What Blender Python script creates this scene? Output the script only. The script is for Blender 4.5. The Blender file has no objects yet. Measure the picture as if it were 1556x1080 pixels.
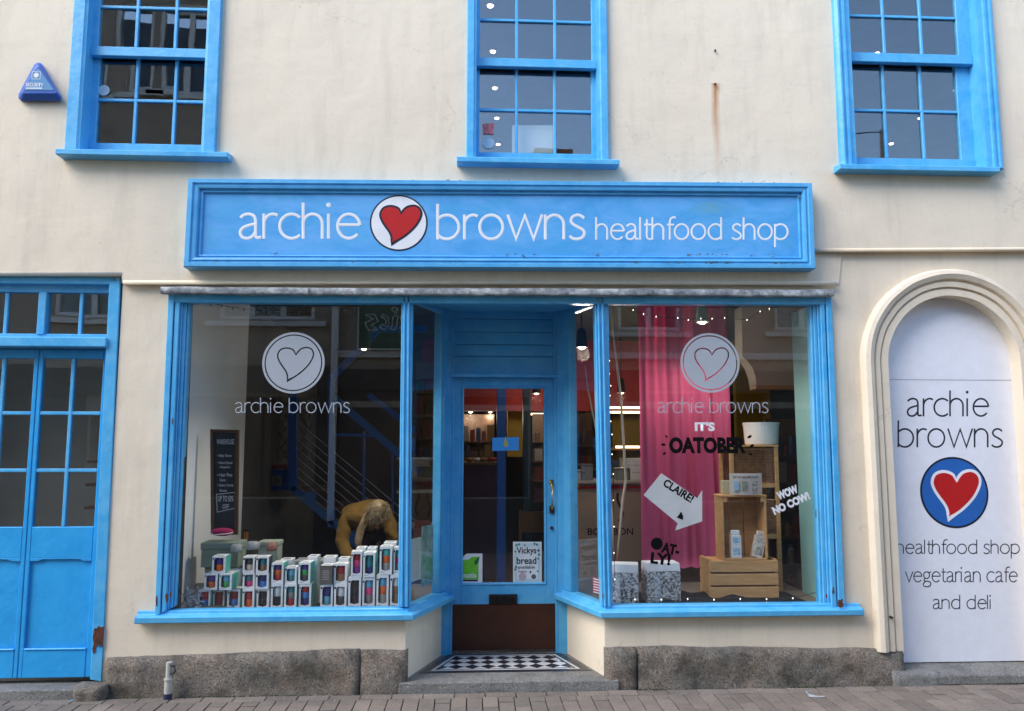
import bpy, bmesh, math, random
from mathutils import Vector, Matrix, Euler, noise
R = math.radians
random.seed(7)
scn = bpy.context.scene
COL = scn.collection

# ------------------------------------------------------------------ camera
F = 1218.0                                   # focal length in photograph pixels (1556 wide)
CAM = Vector((0.0, -5.54, 1.68))
ROT = Euler((R(90 + 6.56), 0, R(-3.1)), 'XYZ')
cd = bpy.data.cameras.new('camera'); cam = bpy.data.objects.new('camera', cd)
COL.objects.link(cam); cam.location = CAM; cam.rotation_euler = ROT
cd.sensor_width = 36; cd.lens = F / 1556 * 36; cd.clip_end = 600; cd.clip_start = 0.05
scn.camera = cam
RM = ROT.to_matrix()

# ------------------------------------------------------------------ sky, sun, exposure
SUN_EL = R(42); SUN_AZ = R(236)          # soft, veiled sun high over the opposite roofs, from the left
world = bpy.data.worlds.new('World'); scn.world = world; world.use_nodes = True
wn = world.node_tree.nodes; wl = world.node_tree.links; wn.clear()
sky = wn.new('ShaderNodeTexSky'); sky.sky_type = 'NISHITA'; sky.sun_disc = False
sky.sun_elevation = SUN_EL; sky.sun_rotation = SUN_AZ; sky.dust_density = 0.15; sky.ozone_density = 3.0
bg = wn.new('ShaderNodeBackground'); bg.inputs[1].default_value = 0.15
wo = wn.new('ShaderNodeOutputWorld'); wl.new(sky.outputs[0], bg.inputs[0]); wl.new(bg.outputs[0], wo.inputs[0])
sl = bpy.data.lights.new('sun', 'SUN'); sl.energy = 1.25; sl.angle = R(40); sl.color = (1, .94, .86)
so = bpy.data.objects.new('sun', sl); COL.objects.link(so)
so.rotation_euler = (-Vector((math.sin(SUN_AZ) * math.cos(SUN_EL), math.cos(SUN_AZ) * math.cos(SUN_EL), math.sin(SUN_EL)))).to_track_quat('-Z', 'Y').to_euler()
so.location = (-10, -20, 25)
scn.view_settings.view_transform = 'Standard'; scn.view_settings.look = 'None'
scn.view_settings.exposure = 1.85; scn.view_settings.gamma = 1
scn.view_settings.use_white_balance = True; scn.view_settings.white_balance_temperature = 6800; scn.view_settings.white_balance_tint = 10
scn.render.engine = 'CYCLES'
scn.cycles.use_denoising = True
scn.cycles.max_bounces = 8; scn.cycles.diffuse_bounces = 4; scn.cycles.glossy_bounces = 4
scn.cycles.transparent_max_bounces = 24; scn.cycles.caustics_reflective = False; scn.cycles.caustics_refractive = False
scn.cycles.sample_clamp_indirect = 6

# ------------------------------------------------------------------ pixel of the photograph -> point at depth y
def W(px, py, y=0.0):
    d = RM @ Vector(((px - 778) / F, -(py - 540) / F, -1))
    t = (y - CAM.y) / d.y
    return CAM + d * t
def Wz(px, py, z):
    d = RM @ Vector(((px - 778) / F, -(py - 540) / F, -1))
    return CAM + d * ((z - CAM.z) / d.z)

# ------------------------------------------------------------------ materials
MATS = {}
def nt(name):
    m = bpy.data.materials.new(name); m.use_nodes = True
    n = m.node_tree.nodes; l = m.node_tree.links
    return m, n, l, n['Principled BSDF']
def rgb(c): return (c[0], c[1], c[2], 1)
def noise_node(n, l, src, scale, detail=4, rough=.6, stretch=None, dist=0):
    t = n.new('ShaderNodeTexNoise'); t.inputs['Scale'].default_value = scale
    t.inputs['Detail'].default_value = detail; t.inputs['Roughness'].default_value = rough
    t.inputs['Distortion'].default_value = dist
    if stretch:
        mp = n.new('ShaderNodeMapping'); mp.inputs['Scale'].default_value = stretch
        l.new(src, mp.inputs[0]); src = mp.outputs[0]
    l.new(src, t.inputs['Vector']); return t
def ramp(n, l, fac, p0, p1, c0=(0,0,0), c1=(1,1,1)):
    r = n.new('ShaderNodeValToRGB'); r.color_ramp.elements[0].position = p0; r.color_ramp.elements[1].position = p1
    r.color_ramp.elements[0].color = rgb(c0); r.color_ramp.elements[1].color = rgb(c1)
    l.new(fac, r.inputs[0]); return r
def mix(n, l, fac, a, b):
    m = n.new('ShaderNodeMix'); m.data_type = 'RGBA'
    for sock, v in ((m.inputs[0], fac), (m.inputs[6], a), (m.inputs[7], b)):
        if isinstance(v, (float, int)): sock.default_value = v
        elif isinstance(v, tuple): sock.default_value = rgb(v)
        else: l.new(v, sock)
    return m.outputs[2]
def math_(n, l, op, a, b=None, c=None, clamp=False):
    m = n.new('ShaderNodeMath'); m.operation = op; m.use_clamp = clamp
    for i, v in enumerate((a, b, c)):
        if v is None: continue
        if isinstance(v, (float, int)): m.inputs[i].default_value = v
        else: l.new(v, m.inputs[i])
    return m.outputs[0]
def pm(name, col, col2=None, rough=.5, vs=3.0, bump=0.0, bs=60, metal=0, spec=.5, fine=None, rnd=0, stretch=None, chips=None, objco=False):
    """one procedural material: two colours blotched by noise, fine relief, optional chips of another colour"""
    if name in MATS: return MATS[name]
    m, n, l, b = nt(name)
    if objco:
        g = n.new('ShaderNodeTexCoord'); pos = g.outputs['Object']
    else:
        g = n.new('ShaderNodeNewGeometry'); pos = g.outputs['Position']
    col2 = col2 or tuple(c * .86 for c in col)
    t = noise_node(n, l, pos, vs, 6, .65, stretch)
    r = ramp(n, l, t.outputs[0], .35, .65)
    c = mix(n, l, r.outputs[0], tuple(col), tuple(col2))
    if fine:
        t2 = noise_node(n, l, pos, fine[0], 3, .7)
        r2 = ramp(n, l, t2.outputs[0], .4, .62)
        c = mix(n, l, math_(n, l, 'MULTIPLY', r2.outputs[0], fine[2]), c, fine[1])
    if chips:      # (scale, threshold, colour)
        t3 = noise_node(n, l, pos, chips[0], 8, .75)
        r3 = ramp(n, l, t3.outputs[0], chips[1], chips[1] + .012)
        c = mix(n, l, r3.outputs[0], c, chips[2])
    if rnd:
        oi = n.new('ShaderNodeObjectInfo')
        hs = n.new('ShaderNodeHueSaturation')
        l.new(math_(n, l, 'MULTIPLY_ADD', oi.outputs['Random'], rnd, 1 - rnd / 2), hs.inputs['Value'])
        l.new(c, hs.inputs['Color']); c = hs.outputs[0]
    l.new(c, b.inputs['Base Color'])
    b.inputs['Metallic'].default_value = metal; b.inputs['Specular IOR Level'].default_value = spec
    rr = noise_node(n, l, pos, vs * 5, 4)
    l.new(math_(n, l, 'MULTIPLY_ADD', rr.outputs[0], .25, rough - .125, True), b.inputs['Roughness'])
    if bump:
        tb = noise_node(n, l, pos, bs, 6, .65)
        bp = n.new('ShaderNodeBump'); bp.inputs['Strength'].default_value = bump; bp.inputs['Distance'].default_value = .01
        l.new(tb.outputs[0], bp.inputs['Height']); l.new(bp.outputs[0], b.inputs['Normal'])
    MATS[name] = m; return m
def emis(name, col, st):
    if name in MATS: return MATS[name]
    m, n, l, b = nt(name)
    b.inputs['Base Color'].default_value = rgb(col); b.inputs['Emission Color'].default_value = rgb(col)
    b.inputs['Emission Strength'].default_value = st; MATS[name] = m; return m
def glass(name, ior=1.5, wav=.0, ws=2.0, tint=(.96, .98, .97)):
    m, n, l, b = nt(name); n.remove(b)
    g = n.new('ShaderNodeNewGeometry')
    io = math_(n, l, 'MULTIPLY_ADD', g.outputs['Backfacing'], 1 / ior - ior, ior)
    fr = n.new('ShaderNodeFresnel'); l.new(io, fr.inputs['IOR'])
    gl = n.new('ShaderNodeBsdfGlossy'); gl.inputs['Roughness'].default_value = 0.0
    tr = n.new('ShaderNodeBsdfTransparent'); tr.inputs[0].default_value = rgb(tint)
    mx = n.new('ShaderNodeMixShader'); l.new(fr.outputs[0], mx.inputs[0]); l.new(tr.outputs[0], mx.inputs[1]); l.new(gl.outputs[0], mx.inputs[2])
    if wav:
        tb = noise_node(n, l, g.outputs['Position'], ws, 2, .4)
        bp = n.new('ShaderNodeBump'); bp.inputs['Strength'].default_value = wav; bp.inputs['Distance'].default_value = .02
        l.new(tb.outputs[0], bp.inputs['Height']); l.new(bp.outputs[0], gl.inputs['Normal'])
    l.new(mx.outputs[0], n['Material Output'].inputs[0]); MATS[name] = m; return m

BLUE = pm('blue_gloss_paint', (.085, .43, .74), (.040, .35, .68), .38, 2.2, .3, 25, chips=(26, .685, (.07, .06, .045)), fine=(11, (.16, .50, .76), .4))
BLUEL = pm('weathered_pale_blue_paint', (.090, .42, .74), (.050, .34, .66), .42, 6, .3, 35, chips=(20, .675, (.13, .14, .07)), fine=(9, (.14, .47, .80), .4))
BLUED = pm('deep_blue_door_paint', (.012, .31, .68), (.016, .34, .72), .36, 2, .35, 22, chips=(24, .71, (.07, .05, .035)), fine=(8, (.03, .40, .80), .35))
BLUEI = pm('indoor_blue_steel_paint', (.012, .09, .42), None, .4)
GLASS = glass('shop_window_glass', 1.66, .010, 1.1, (.99, 1, 1))
OLDGLASS = glass('old_wavy_sash_glass', 1.95, .022, 3.0)
BLACK = pm('black_paint', (.008, .008, .009), None, .5)
NAVYP = pm('navy_black_sign_paint', (.006, .008, .022), None, .45)
WHITEP = pm('white_sign_paint', (.80, .81, .83), None, .5)
REDP = pm('red_sign_paint', (.50, .005, .006), (.45, .004, .006), .45)
EMBLUE = pm('emblem_blue_paint', (.012, .12, .44), None, .45)
LEAD = pm('weathered_lead', (.24, .26, .28), (.66, .68, .68), .55, 9, .8, 30, metal=.1, fine=(17, (.10, .11, .13), .75), stretch=(.6, 1, 2))
def stone_mat(name, a, b_, dark, patch=.8):
    m, n, l, b = nt(name); g = n.new('ShaderNodeNewGeometry'); pos = g.outputs['Position']
    t = noise_node(n, l, pos, 3.2, 8, .7); c = mix(n, l, ramp(n, l, t.outputs[0], .38, .62).outputs[0], a, b_)
    s = noise_node(n, l, pos, 95, 3, .8); c = mix(n, l, ramp(n, l, s.outputs[0], .52, .62).outputs[0], c, dark)
    s2 = noise_node(n, l, pos, 70, 3, .8); c = mix(n, l, ramp(n, l, s2.outputs[0], .60, .66).outputs[0], c, (.58, .54, .49))
    s3 = noise_node(n, l, pos, 5.5, 10, .85); c = mix(n, l, math_(n, l, 'MULTIPLY', ramp(n, l, s3.outputs[0], .46, .62).outputs[0], patch), c, (.062, .060, .046))
    l.new(c, b.inputs['Base Color']); b.inputs['Roughness'].default_value = .85
    bp = n.new('ShaderNodeBump'); bp.inputs['Strength'].default_value = 1; bp.inputs['Distance'].default_value = .03
    h = noise_node(n, l, pos, 30, 9, .8); l.new(h.outputs[0], bp.inputs['Height']); l.new(bp.outputs[0], b.inputs['Normal'])
    MATS[name] = m; return m
GRANITE = stone_mat('rough_granite', (.27, .24, .20), (.36, .275, .21), (.06, .055, .048))
STEPST = stone_mat('worn_step_granite', (.27, .26, .245), (.35, .335, .31), (.12, .115, .11), .5)
PAVER = pm('paver_concrete', (.29, .225, .175), (.21, .165, .13), .9, 5, .5, 120, fine=(160, (.09, .085, .08), .6), rnd=.35)
JOINT = pm('paving_joint_grit', (.035, .034, .03), (.05, .05, .035), .95, 12, .6, 90, fine=(200, (.16, .15, .13), .5))
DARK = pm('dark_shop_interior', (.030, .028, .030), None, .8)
WOOD = pm('pine_crate_wood', (.62, .36, .16), (.50, .26, .10), .6, 5, .3, 60, stretch=(1, 8, 8))
DWOOD = pm('dark_stained_wood', (.11, .055, .03), None, .6, 6, .2, 60, stretch=(1, 1, 8))
WICKER = pm('wicker_cane', (.34, .17, .085), (.20, .09, .045), .7, 30, .5, 80)
KRAFT = pm('kraft_card', (.33, .24, .15), None, .8)
PAPER = pm('white_card', (.80, .80, .80), None, .6)
HESS = pm('hessian_sacking', (.33, .23, .13), (.24, .165, .09), .95, 30, .7, 220)

# wall render: cream lime wash with blotches, trowel marks, streaks, hairline cracks and one rust run
def wall_mat():
    m, n, l, b = nt('cream_render'); g = n.new('ShaderNodeNewGeometry'); pos = g.outputs['Position']
    t = noise_node(n, l, pos, .9, 6, .6); c = mix(n, l, ramp(n, l, t.outputs[0], .35, .65).outputs[0], (.77, .665, .52), (.73, .625, .485))
    st = noise_node(n, l, pos, 3.0, 6, .7, (2.4, 1, .35)); c = mix(n, l, math_(n, l, 'MULTIPLY', ramp(n, l, st.outputs[0], .50, .74).outputs[0], .30), c, (.44, .38, .30))
    sp = noise_node(n, l, pos, 24, 6, .7); c = mix(n, l, math_(n, l, 'MULTIPLY', ramp(n, l, sp.outputs[0], .58, .70).outputs[0], .22), c, (.38, .32, .25))
    v = n.new('ShaderNodeTexVoronoi'); v.feature = 'DISTANCE_TO_EDGE'; v.inputs['Scale'].default_value = .55
    wv = noise_node(n, l, pos, 2.5, 6, .7); ad = n.new('ShaderNodeVectorMath'); ad.operation = 'MULTIPLY_ADD'
    l.new(wv.outputs[1], ad.inputs[0]); ad.inputs[1].default_value = (.55, .55, .55); l.new(pos, ad.inputs[2]); l.new(ad.outputs[0], v.inputs['Vector'])
    cm = noise_node(n, l, pos, 1.4, 3)
    ck = math_(n, l, 'MULTIPLY', ramp(n, l, v.outputs[0], .0, .004, (1, 1, 1), (0, 0, 0)).outputs[0], ramp(n, l, cm.outputs[0], .50, .60).outputs[0])
    c = mix(n, l, math_(n, l, 'MULTIPLY', ck, .35), c, (.22, .18, .14))
    # rust run below the iron pin
    sx = n.new('ShaderNodeSeparateXYZ'); l.new(pos, sx.inputs[0])
    p = W(1087, 128, -.045)
    wob = noise_node(n, l, pos, 9, 3, .5, (1, 1, .5))
    dx = math_(n, l, 'ABSOLUTE', math_(n, l, 'SUBTRACT', sx.outputs[0], math_(n, l, 'MULTIPLY_ADD', wob.outputs[0], .03, p.x - .015)))
    core = math_(n, l, 'SUBTRACT', 1.0, math_(n, l, 'DIVIDE', dx, .036), None, True)
    zz = math_(n, l, 'DIVIDE', math_(n, l, 'SUBTRACT', p.z + .01, sx.outputs[2]), .75)
    fade = math_(n, l, 'MULTIPLY', math_(n, l, 'SUBTRACT', 1.0, zz, None, True), math_(n, l, 'GREATER_THAN', zz, 0.0))
    fade = math_(n, l, 'POWER', fade, 1.1)
    c = mix(n, l, math_(n, l, 'MULTIPLY', core, fade), c, (.44, .15, .02))
    l.new(c, b.inputs['Base Color']); b.inputs['Roughness'].default_value = .82
    h1 = noise_node(n, l, pos, 2.2, 3, .5); h2 = noise_node(n, l, pos, 38, 5, .6); h3 = noise_node(n, l, pos, 9, 4, .6, (.4, 1, 1.6))
    hh = math_(n, l, 'ADD', math_(n, l, 'MULTIPLY', h1.outputs[0], 5.0), math_(n, l, 'ADD', math_(n, l, 'MULTIPLY', h2.outputs[0], .45), math_(n, l, 'MULTIPLY', h3.outputs[0], .35)))
    bp = n.new('ShaderNodeBump'); bp.inputs['Strength'].default_value = .24; bp.inputs['Distance'].default_value = .012
    l.new(hh, bp.inputs['Height']); l.new(bp.outputs[0], b.inputs['Normal'])
    return m
WALL = wall_mat()

# ------------------------------------------------------------------ object helpers
def origin(o):
    v = Vector((0, 0, 0))
    while o is not None: v += o.location; o = o.parent
    return v
def props(o, label=None, cat=None, group=None, kind=None):
    if label: o['label'] = label
    if cat: o['category'] = cat
    if group: o['group'] = group
    if kind: o['kind'] = kind
    return o
def link(name, me, mat, parent=None, label=None, cat=None, group=None, kind=None, smooth=False):
    """me holds world coordinates; the origin goes to the parent's place, or to the base of a top-level thing"""
    if mat is not None and not me.materials: me.materials.append(mat)
    if smooth:
        for p in me.polygons: p.use_smooth = True
    o = bpy.data.objects.new(name, me); COL.objects.link(o)
    if parent is not None:
        o.parent = parent; me.transform(Matrix.Translation(-origin(parent)))
    else:
        xs = [v.co for v in me.vertices]
        lo = Vector([min(c[i] for c in xs) for i in range(3)]); hi = Vector([max(c[i] for c in xs) for i in range(3)])
        base = Vector(((lo.x + hi.x) / 2, (lo.y + hi.y) / 2, lo.z))
        me.transform(Matrix.Translation(-base)); o.location = base
    return props(o, label, cat, group, kind)
def thing(name, loc, label, cat, group=None):
    o = bpy.data.objects.new(name, None); COL.objects.link(o); o.location = loc; o.empty_display_size = .1
    bpy.context.view_layer.update(); return props(o, label, cat, group)
def to_mesh(bm, bev=0, seg=1):
    if bev:
        bmesh.ops.bevel(bm, geom=list(bm.edges), offset=bev, segments=seg, affect='EDGES', profile=.6, clamp_overlap=True)
    bmesh.ops.recalc_face_normals(bm, faces=bm.faces)
    me = bpy.data.meshes.new('mesh'); bm.to_mesh(me); bm.free(); return me
class B:
    """collects solids into one bmesh"""
    def __init__(s): s.bm = bmesh.new()
    def prism(s, pts, y0, y1, pts1=None):
        """pts: (x,z) outline at y0 (front); extruded to y1"""
        q = pts1 or pts
        a = [s.bm.verts.new((p[0], y0, p[1])) for p in pts]; b = [s.bm.verts.new((p[0], y1, p[1])) for p in q]
        k = len(a)
        s.bm.faces.new(a); s.bm.faces.new(b[::-1])
        for i in range(k): s.bm.faces.new((a[i], b[i], b[(i + 1) % k], a[(i + 1) % k]))
        return s
    def px(s, corners, y0, y1):
        return s.prism([(W(x, y, y0).x, W(x, y, y0).z) for x, y in corners], y0, y1)
    def box(s, x0, x1, y0, y1, z0, z1):
        return s.prism([(x0, z0), (x1, z0), (x1, z1), (x0, z1)], y0, y1)
    def poly(s, pts, z0, z1):
        a = [s.bm.verts.new((p[0], p[1], z0)) for p in pts]; b = [s.bm.verts.new((p[0], p[1], z1)) for p in pts]
        k = len(a); s.bm.faces.new(a[::-1]); s.bm.faces.new(b)
        for i in range(k): s.bm.faces.new((a[i], a[(i + 1) % k], b[(i + 1) % k], b[i]))
        return s
    def hexa(s, p):   # 8 points: 4 of one face then 4 of the other
        v = [s.bm.verts.new(q) for q in p]
        for f in ((0, 1, 2, 3), (7, 6, 5, 4), (0, 4, 5, 1), (1, 5, 6, 2), (2, 6, 7, 3), (3, 7, 4, 0)): s.bm.faces.new([v[i] for i in f])
        return s
    def bar(s, a, b, w, d=None, up=Vector((0, 1, 0))):
        a = Vector(a); b = Vector(b); d = d or w; t = (b - a).normalized()
        u = t.cross(up); u = u.normalized() if u.length > 1e-4 else t.cross(Vector((1, 0, 0))).normalized()
        v = u.cross(t).normalized(); u = u * w / 2; v = v * d / 2
        return s.hexa([a - u - v, a + u - v, a + u + v, a - u + v, b - u - v, b + u - v, b + u + v, b - u + v])
    def tube(s, pts, r, n=8, r1=None):
        pts = [Vector(p) for p in pts]; rings = []
        for i, p in enumerate(pts):
            t = (pts[min(i + 1, len(pts) - 1)] - pts[max(i - 1, 0)]).normalized()
            u = t.cross(Vector((0, 0, 1)));
            if u.length < .05: u = t.cross(Vector((1, 0, 0)))
            u.normalize(); v = t.cross(u)
            rr = r if r1 is None else r + (r1 - r) * i / (len(pts) - 1)
            rings.append([s.bm.verts.new(p + (u * math.cos(a) + v * math.sin(a)) * rr) for a in [2 * math.pi * k / n for k in range(n)]])
        for i in range(len(rings) - 1):
            for k in range(n): s.bm.faces.new((rings[i][k], rings[i][(k + 1) % n], rings[i + 1][(k + 1) % n], rings[i + 1][k]))
        s.bm.faces.new(rings[0][::-1]); s.bm.faces.new(rings[-1]); return s
    def lathe(s, c, prof, n=20):   # prof: (r, z) from bottom to top
        rings = []
        for r, z in prof:
            rings.append([s.bm.verts.new((c[0] + r * math.cos(2 * math.pi * k / n), c[1] + r * math.sin(2 * math.pi * k / n), c[2] + z)) for k in range(n)])
        for i in range(len(rings) - 1):
            for k in range(n): s.bm.faces.new((rings[i][k], rings[i][(k + 1) % n], rings[i + 1][(k + 1) % n], rings[i + 1][k]))
        s.bm.faces.new(rings[0][::-1]); s.bm.faces.new(rings[-1]); return s
    def rings(s, loops, closed=True):
        """skin consecutive loops of 3-D points with quads"""
        vs = [[s.bm.verts.new(p) for p in L] for L in loops]; k = len(vs[0])
        for i in range(len(vs) - 1):
            for j in range(k if closed else k - 1): s.bm.faces.new((vs[i][j], vs[i][(j + 1) % k], vs[i + 1][(j + 1) % k], vs[i + 1][j]))
        return s
    def ball(s, c, r, sx=1, sy=1, sz=1, n=12):
        ret = bmesh.ops.create_uvsphere(s.bm, u_segments=n, v_segments=max(6, n // 2), radius=r)
        for v in ret['verts']: v.co = Vector((v.co.x * sx + c[0], v.co.y * sy + c[1], v.co.z * sz + c[2]))
        return s
    def out(s, name, mat, parent=None, bev=0, seg=1, **k): return link(name, to_mesh(s.bm, bev, seg), mat, parent, **k)

def fill(loops, y0, y1):
    """even-odd filled outline(s) in (x,z), from y0 to y1 -> mesh"""
    cu = bpy.data.curves.new('c', 'CURVE'); cu.dimensions = '2D'; cu.fill_mode = 'BOTH'; cu.extrude = abs(y1 - y0) / 2
    for L in loops:
        sp = cu.splines.new('POLY'); sp.points.add(len(L) - 1); sp.use_cyclic_u = True
        for i, p in enumerate(L): sp.points[i].co = (p[0], p[1], 0, 1)
    o = bpy.data.objects.new('c', cu); COL.objects.link(o)
    dg = bpy.context.evaluated_depsgraph_get(); me = bpy.data.meshes.new_from_object(o.evaluated_get(dg), depsgraph=dg)
    ym = (y0 + y1) / 2
    for v in me.vertices: v.co = Vector((v.co.x, ym - v.co.z, v.co.y))
    bpy.data.objects.remove(o); bpy.data.curves.remove(cu)
    return me
def pxl(pts, y): return [(W(a, b, y).x, W(a, b, y).z) for a, b in pts]
def text_mesh(s, w=None, h=None, bold=0, ext=.0006, spacing=1, shear=0):
    """built-in font -> mesh in (x, z), centred, scaled to width w or height h; front at y = -ext"""
    cu = bpy.data.curves.new('t', 'FONT'); cu.body = s; cu.size = 1; cu.offset = bold; cu.extrude = 0; cu.space_character = spacing; cu.shear = shear
    cu.align_x = 'CENTER'; cu.resolution_u = 3
    o = bpy.data.objects.new('t', cu); COL.objects.link(o)
    dg = bpy.context.evaluated_depsgraph_get(); me = bpy.data.meshes.new_from_object(o.evaluated_get(dg), depsgraph=dg)
    bpy.data.objects.remove(o); bpy.data.curves.remove(cu)
    xs = [v.co.x for v in me.vertices]; ys = [v.co.y for v in me.vertices]
    cx, cy = (min(xs) + max(xs)) / 2, (min(ys) + max(ys)) / 2
    sx = w / (max(xs) - min(xs)) if w else None; sy = h / (max(ys) - min(ys)) if h else None
    sx = sx or sy; sy = sy or sx
    for v in me.vertices: v.co = Vector(((v.co.x - cx) * sx, 0, (v.co.y - cy) * sy))
    return me
def text_px(s, x0, y0, x1, y1, y, mat, parent, rot=0, name='lettering', **k):
    a = W(x0, y1, y); b = W(x1, y0, y); c = (a + b) / 2
    me = text_mesh(s, abs(b.x - a.x), abs(b.z - a.z), **k)
    me.transform(Matrix.Translation(c) @ Matrix.Rotation(rot, 4, 'Y'))
    return link(name, me, mat, parent)

# ------------------------------------------------------------------ light humanist stroke letters
def arc(cx, cy, rx, ry, a0, a1, n=18): return [(cx + rx * math.cos(R(a0 + (a1 - a0) * i / n)), cy + ry * math.sin(R(a0 + (a1 - a0) * i / n))) for i in range(n + 1)]
def smooth(pts, n=5, closed=False):
    out = []; k = len(pts); rng = range(k if closed else k - 1)
    for i in rng:
        p0 = pts[(i - 1) % k] if (closed or i > 0) else pts[i]; p1 = pts[i]; p2 = pts[(i + 1) % k]; p3 = pts[(i + 2) % k] if (closed or i + 2 < k) else p2
        for j in range(n):
            t = j / n
            out.append(tuple(.5 * ((2 * p1[d]) + (-p0[d] + p2[d]) * t + (2 * p0[d] - 5 * p1[d] + 4 * p2[d] - p3[d]) * t * t + (-p0[d] + 3 * p1[d] - 3 * p2[d] + p3[d]) * t ** 3) for d in (0, 1)))
    if not closed: out.append(tuple(pts[-1]))
    return out
AS = 1.45
G = {
 'a': (1.03, [smooth([(.06, .86), (.2, .965), (.40, 1.0), (.60, .93), (.68, .72), (.68, .16), (.74, .03), (.90, .05)]), smooth([(.68, .60), (.44, .55), (.16, .44), (.04, .25), (.12, .06), (.32, .0), (.52, .07), (.68, .26)])]),
 'b': (1.16, [[(0, AS), (0, 0)], arc(.40, .5, .52, .5, 140, -140)]),
 'c': (.98, [arc(.5, .5, .5, .5, 48, 312)]),
 'd': (1.22, [[(.93, AS), (.93, 0)], arc(.53, .5, .52, .5, 40, 320)]),
 'e': (1.10, [[(.04, .56), (.93, .56)], arc(.49, .5, .47, .5, 7, 318)]),
 'f': (.56, [smooth([(.2, 0), (.2, .6), (.2, 1.1), (.27, 1.36), (.5, 1.46), (.62, 1.42)]), [(0, .97), (.5, .97)]]),
 'g': (1.02, [arc(.40, .66, .34, .33, 0, 360), [(.62, .92), (.90, .98)], smooth([(.22, .38), (.12, .24), (.18, .10), (.5, .06), (.80, -.02), (.88, -.22), (.72, -.42), (.40, -.48), (.10, -.40), (.02, -.22), (.12, -.06), (.3, .06)])]),
 'h': (1.06, [[(0, AS), (0, 0)], arc(.40, .60, .40, .40, 172, 0) + [(.80, 0)]]),
 'i': (.36, [[(0, 1), (0, 0)], arc(0, 1.37, .035, .035, 0, 360, 8)]),
 'l': (.29, [[(0, AS), (0, 0)]]),
 'n': (1.06, [[(0, 1), (0, 0)], arc(.40, .60, .40, .40, 172, 0) + [(.80, 0)]]),
 'o': (1.22, [arc(.5, .5, .5, .5, 0, 360, 28)]),
 'p': (1.16, [[(0, 1), (0, -.5)], arc(.40, .5, .52, .5, 140, -140)]),
 'r': (.66, [[(0, 1), (0, 0)], arc(.38, .58, .38, .42, 172, 62)]),
 's': (.82, [smooth([(.60, .88), (.48, .97), (.31, 1.0), (.12, .92), (.05, .76), (.14, .62), (.34, .51), (.54, .40), (.63, .25), (.54, .07), (.32, 0), (.12, .03), (.0, .12)])]),
 't': (.60, [smooth([(.2, 1.32), (.2, .8), (.2, .25), (.27, .06), (.42, 0), (.55, .04)]), [(0, .97), (.5, .97)]]),
 'v': (.94, [[(0, 1), (.42, 0), (.84, 1)]]),
 'w': (1.62, [[(0, 1), (.36, 0), (.74, .98), (1.12, 0), (1.48, 1)]]),
 ' ': (.52, []),
}
def strokes(word):
    x = 0; out = []
    for ch in word:
        adv, ss = G[ch]
        for s in ss: out.append([(x + p[0], p[1]) for p in s])
        x += adv
    mx = max(p[0] for s in out for p in s); mn = min(p[0] for s in out for p in s)
    return [[((p[0] - mn) / (mx - mn), p[1]) for p in s] for s in out]
def ribbon(bm, pts, w, y, d=.0012):
    """painted stroke: shallow ridge along pts (x,z) on the plane y"""
    k = len(pts); closed = (Vector(pts[0]) - Vector(pts[-1])).length < 1e-5
    L, M, N = [], [], []
    for i, p in enumerate(pts):
        p = Vector(p)
        a = Vector(pts[i - 1]) if i > 0 else (Vector(pts[-2]) if closed else None)
        b = Vector(pts[i + 1]) if i < k - 1 else (Vector(pts[1]) if closed else None)
        t = ((p - a).normalized() if a is not None else Vector((0, 0))) + ((b - p).normalized() if b is not None else Vector((0, 0)))
        t.normalize(); nn = Vector((-t.y, t.x)); s = 1.0
        if a is not None and b is not None:
            cs = max(.45, nn.dot(Vector((-(b - p).normalized().y, (b - p).normalized().x)))); s = 1 / cs
        if not closed and i in (0, k - 1): p = p + t * (w * .15 if i else -w * .15)
        l = p + nn * w / 2 * s; r = p - nn * w / 2 * s
        L.append(bm.verts.new((l.x, y, l.y))); M.append(bm.verts.new((p.x, y - d, p.y))); N.append(bm.verts.new((r.x, y, r.y)))
    for i in range(k - 1):
        bm.faces.new((L[i], M[i], M[i + 1], L[i + 1])); bm.faces.new((M[i], N[i], N[i + 1], M[i + 1]))
def lettering(text, x0, x1, yb, xh, y, wpx, mat, parent, yb1=None, **k):
    """fit text between pixel columns x0..x1, baseline row yb (yb1 at the right end), x-height xh px"""
    yb1 = yb if yb1 is None else yb1; bm = bmesh.new(); sc = (W(800, 500, y).x - W(700, 500, y).x) / 100
    for s in strokes(text):
        pts = []
        for u, v in s:
            q = W(x0 + u * (x1 - x0), yb + (yb1 - yb) * u - v * xh, y); pts.append((q.x, q.z))
        ribbon(bm, pts, wpx * sc, y)
    me = bpy.data.meshes.new('m'); bm.to_mesh(me); bm.free()
    return link('lettering', me, mat, parent, **k)
HEART = [(.066, .30), (-.06, .50), (-.314, .575), (-.56, .50), (-.665, .28), (-.60, .05), (-.46, -.17), (-.32, -.37), (-.25, -.56), (-.255, -.766)]
HEART2 = [(-.255, -.766), (.16, -.51), (.50, -.20), (.70, .10), (.765, .34), (.68, .53), (.50, .60), (.28, .55), (.14, .42), (.066, .30)]
def heart(cx, cz, r, grow=0):
    a = smooth(HEART, 5)[:-1] + smooth(HEART2, 5)[:-1]
    # grow outwards along normals
    k = len(a); out = []
    for i, p in enumerate(a):
        t = Vector(a[(i + 1) % k]) - Vector(a[i - 1]); nn = Vector((t.y, -t.x)).normalized()
        if i == 0 or abs(p[1] + .766) < .01: nn = Vector((0, 1)) if i == 0 else Vector((-.15, -1.6)); nn = -nn if False else nn
        g = grow
        if i == 0: g = grow * .8
        out.append((cx + r * (p[0] + (nn.x * g if i and abs(p[1] + .766) > .01 else nn.x * g)), cz + r * (p[1] + nn.y * g)))
    return out
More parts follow.
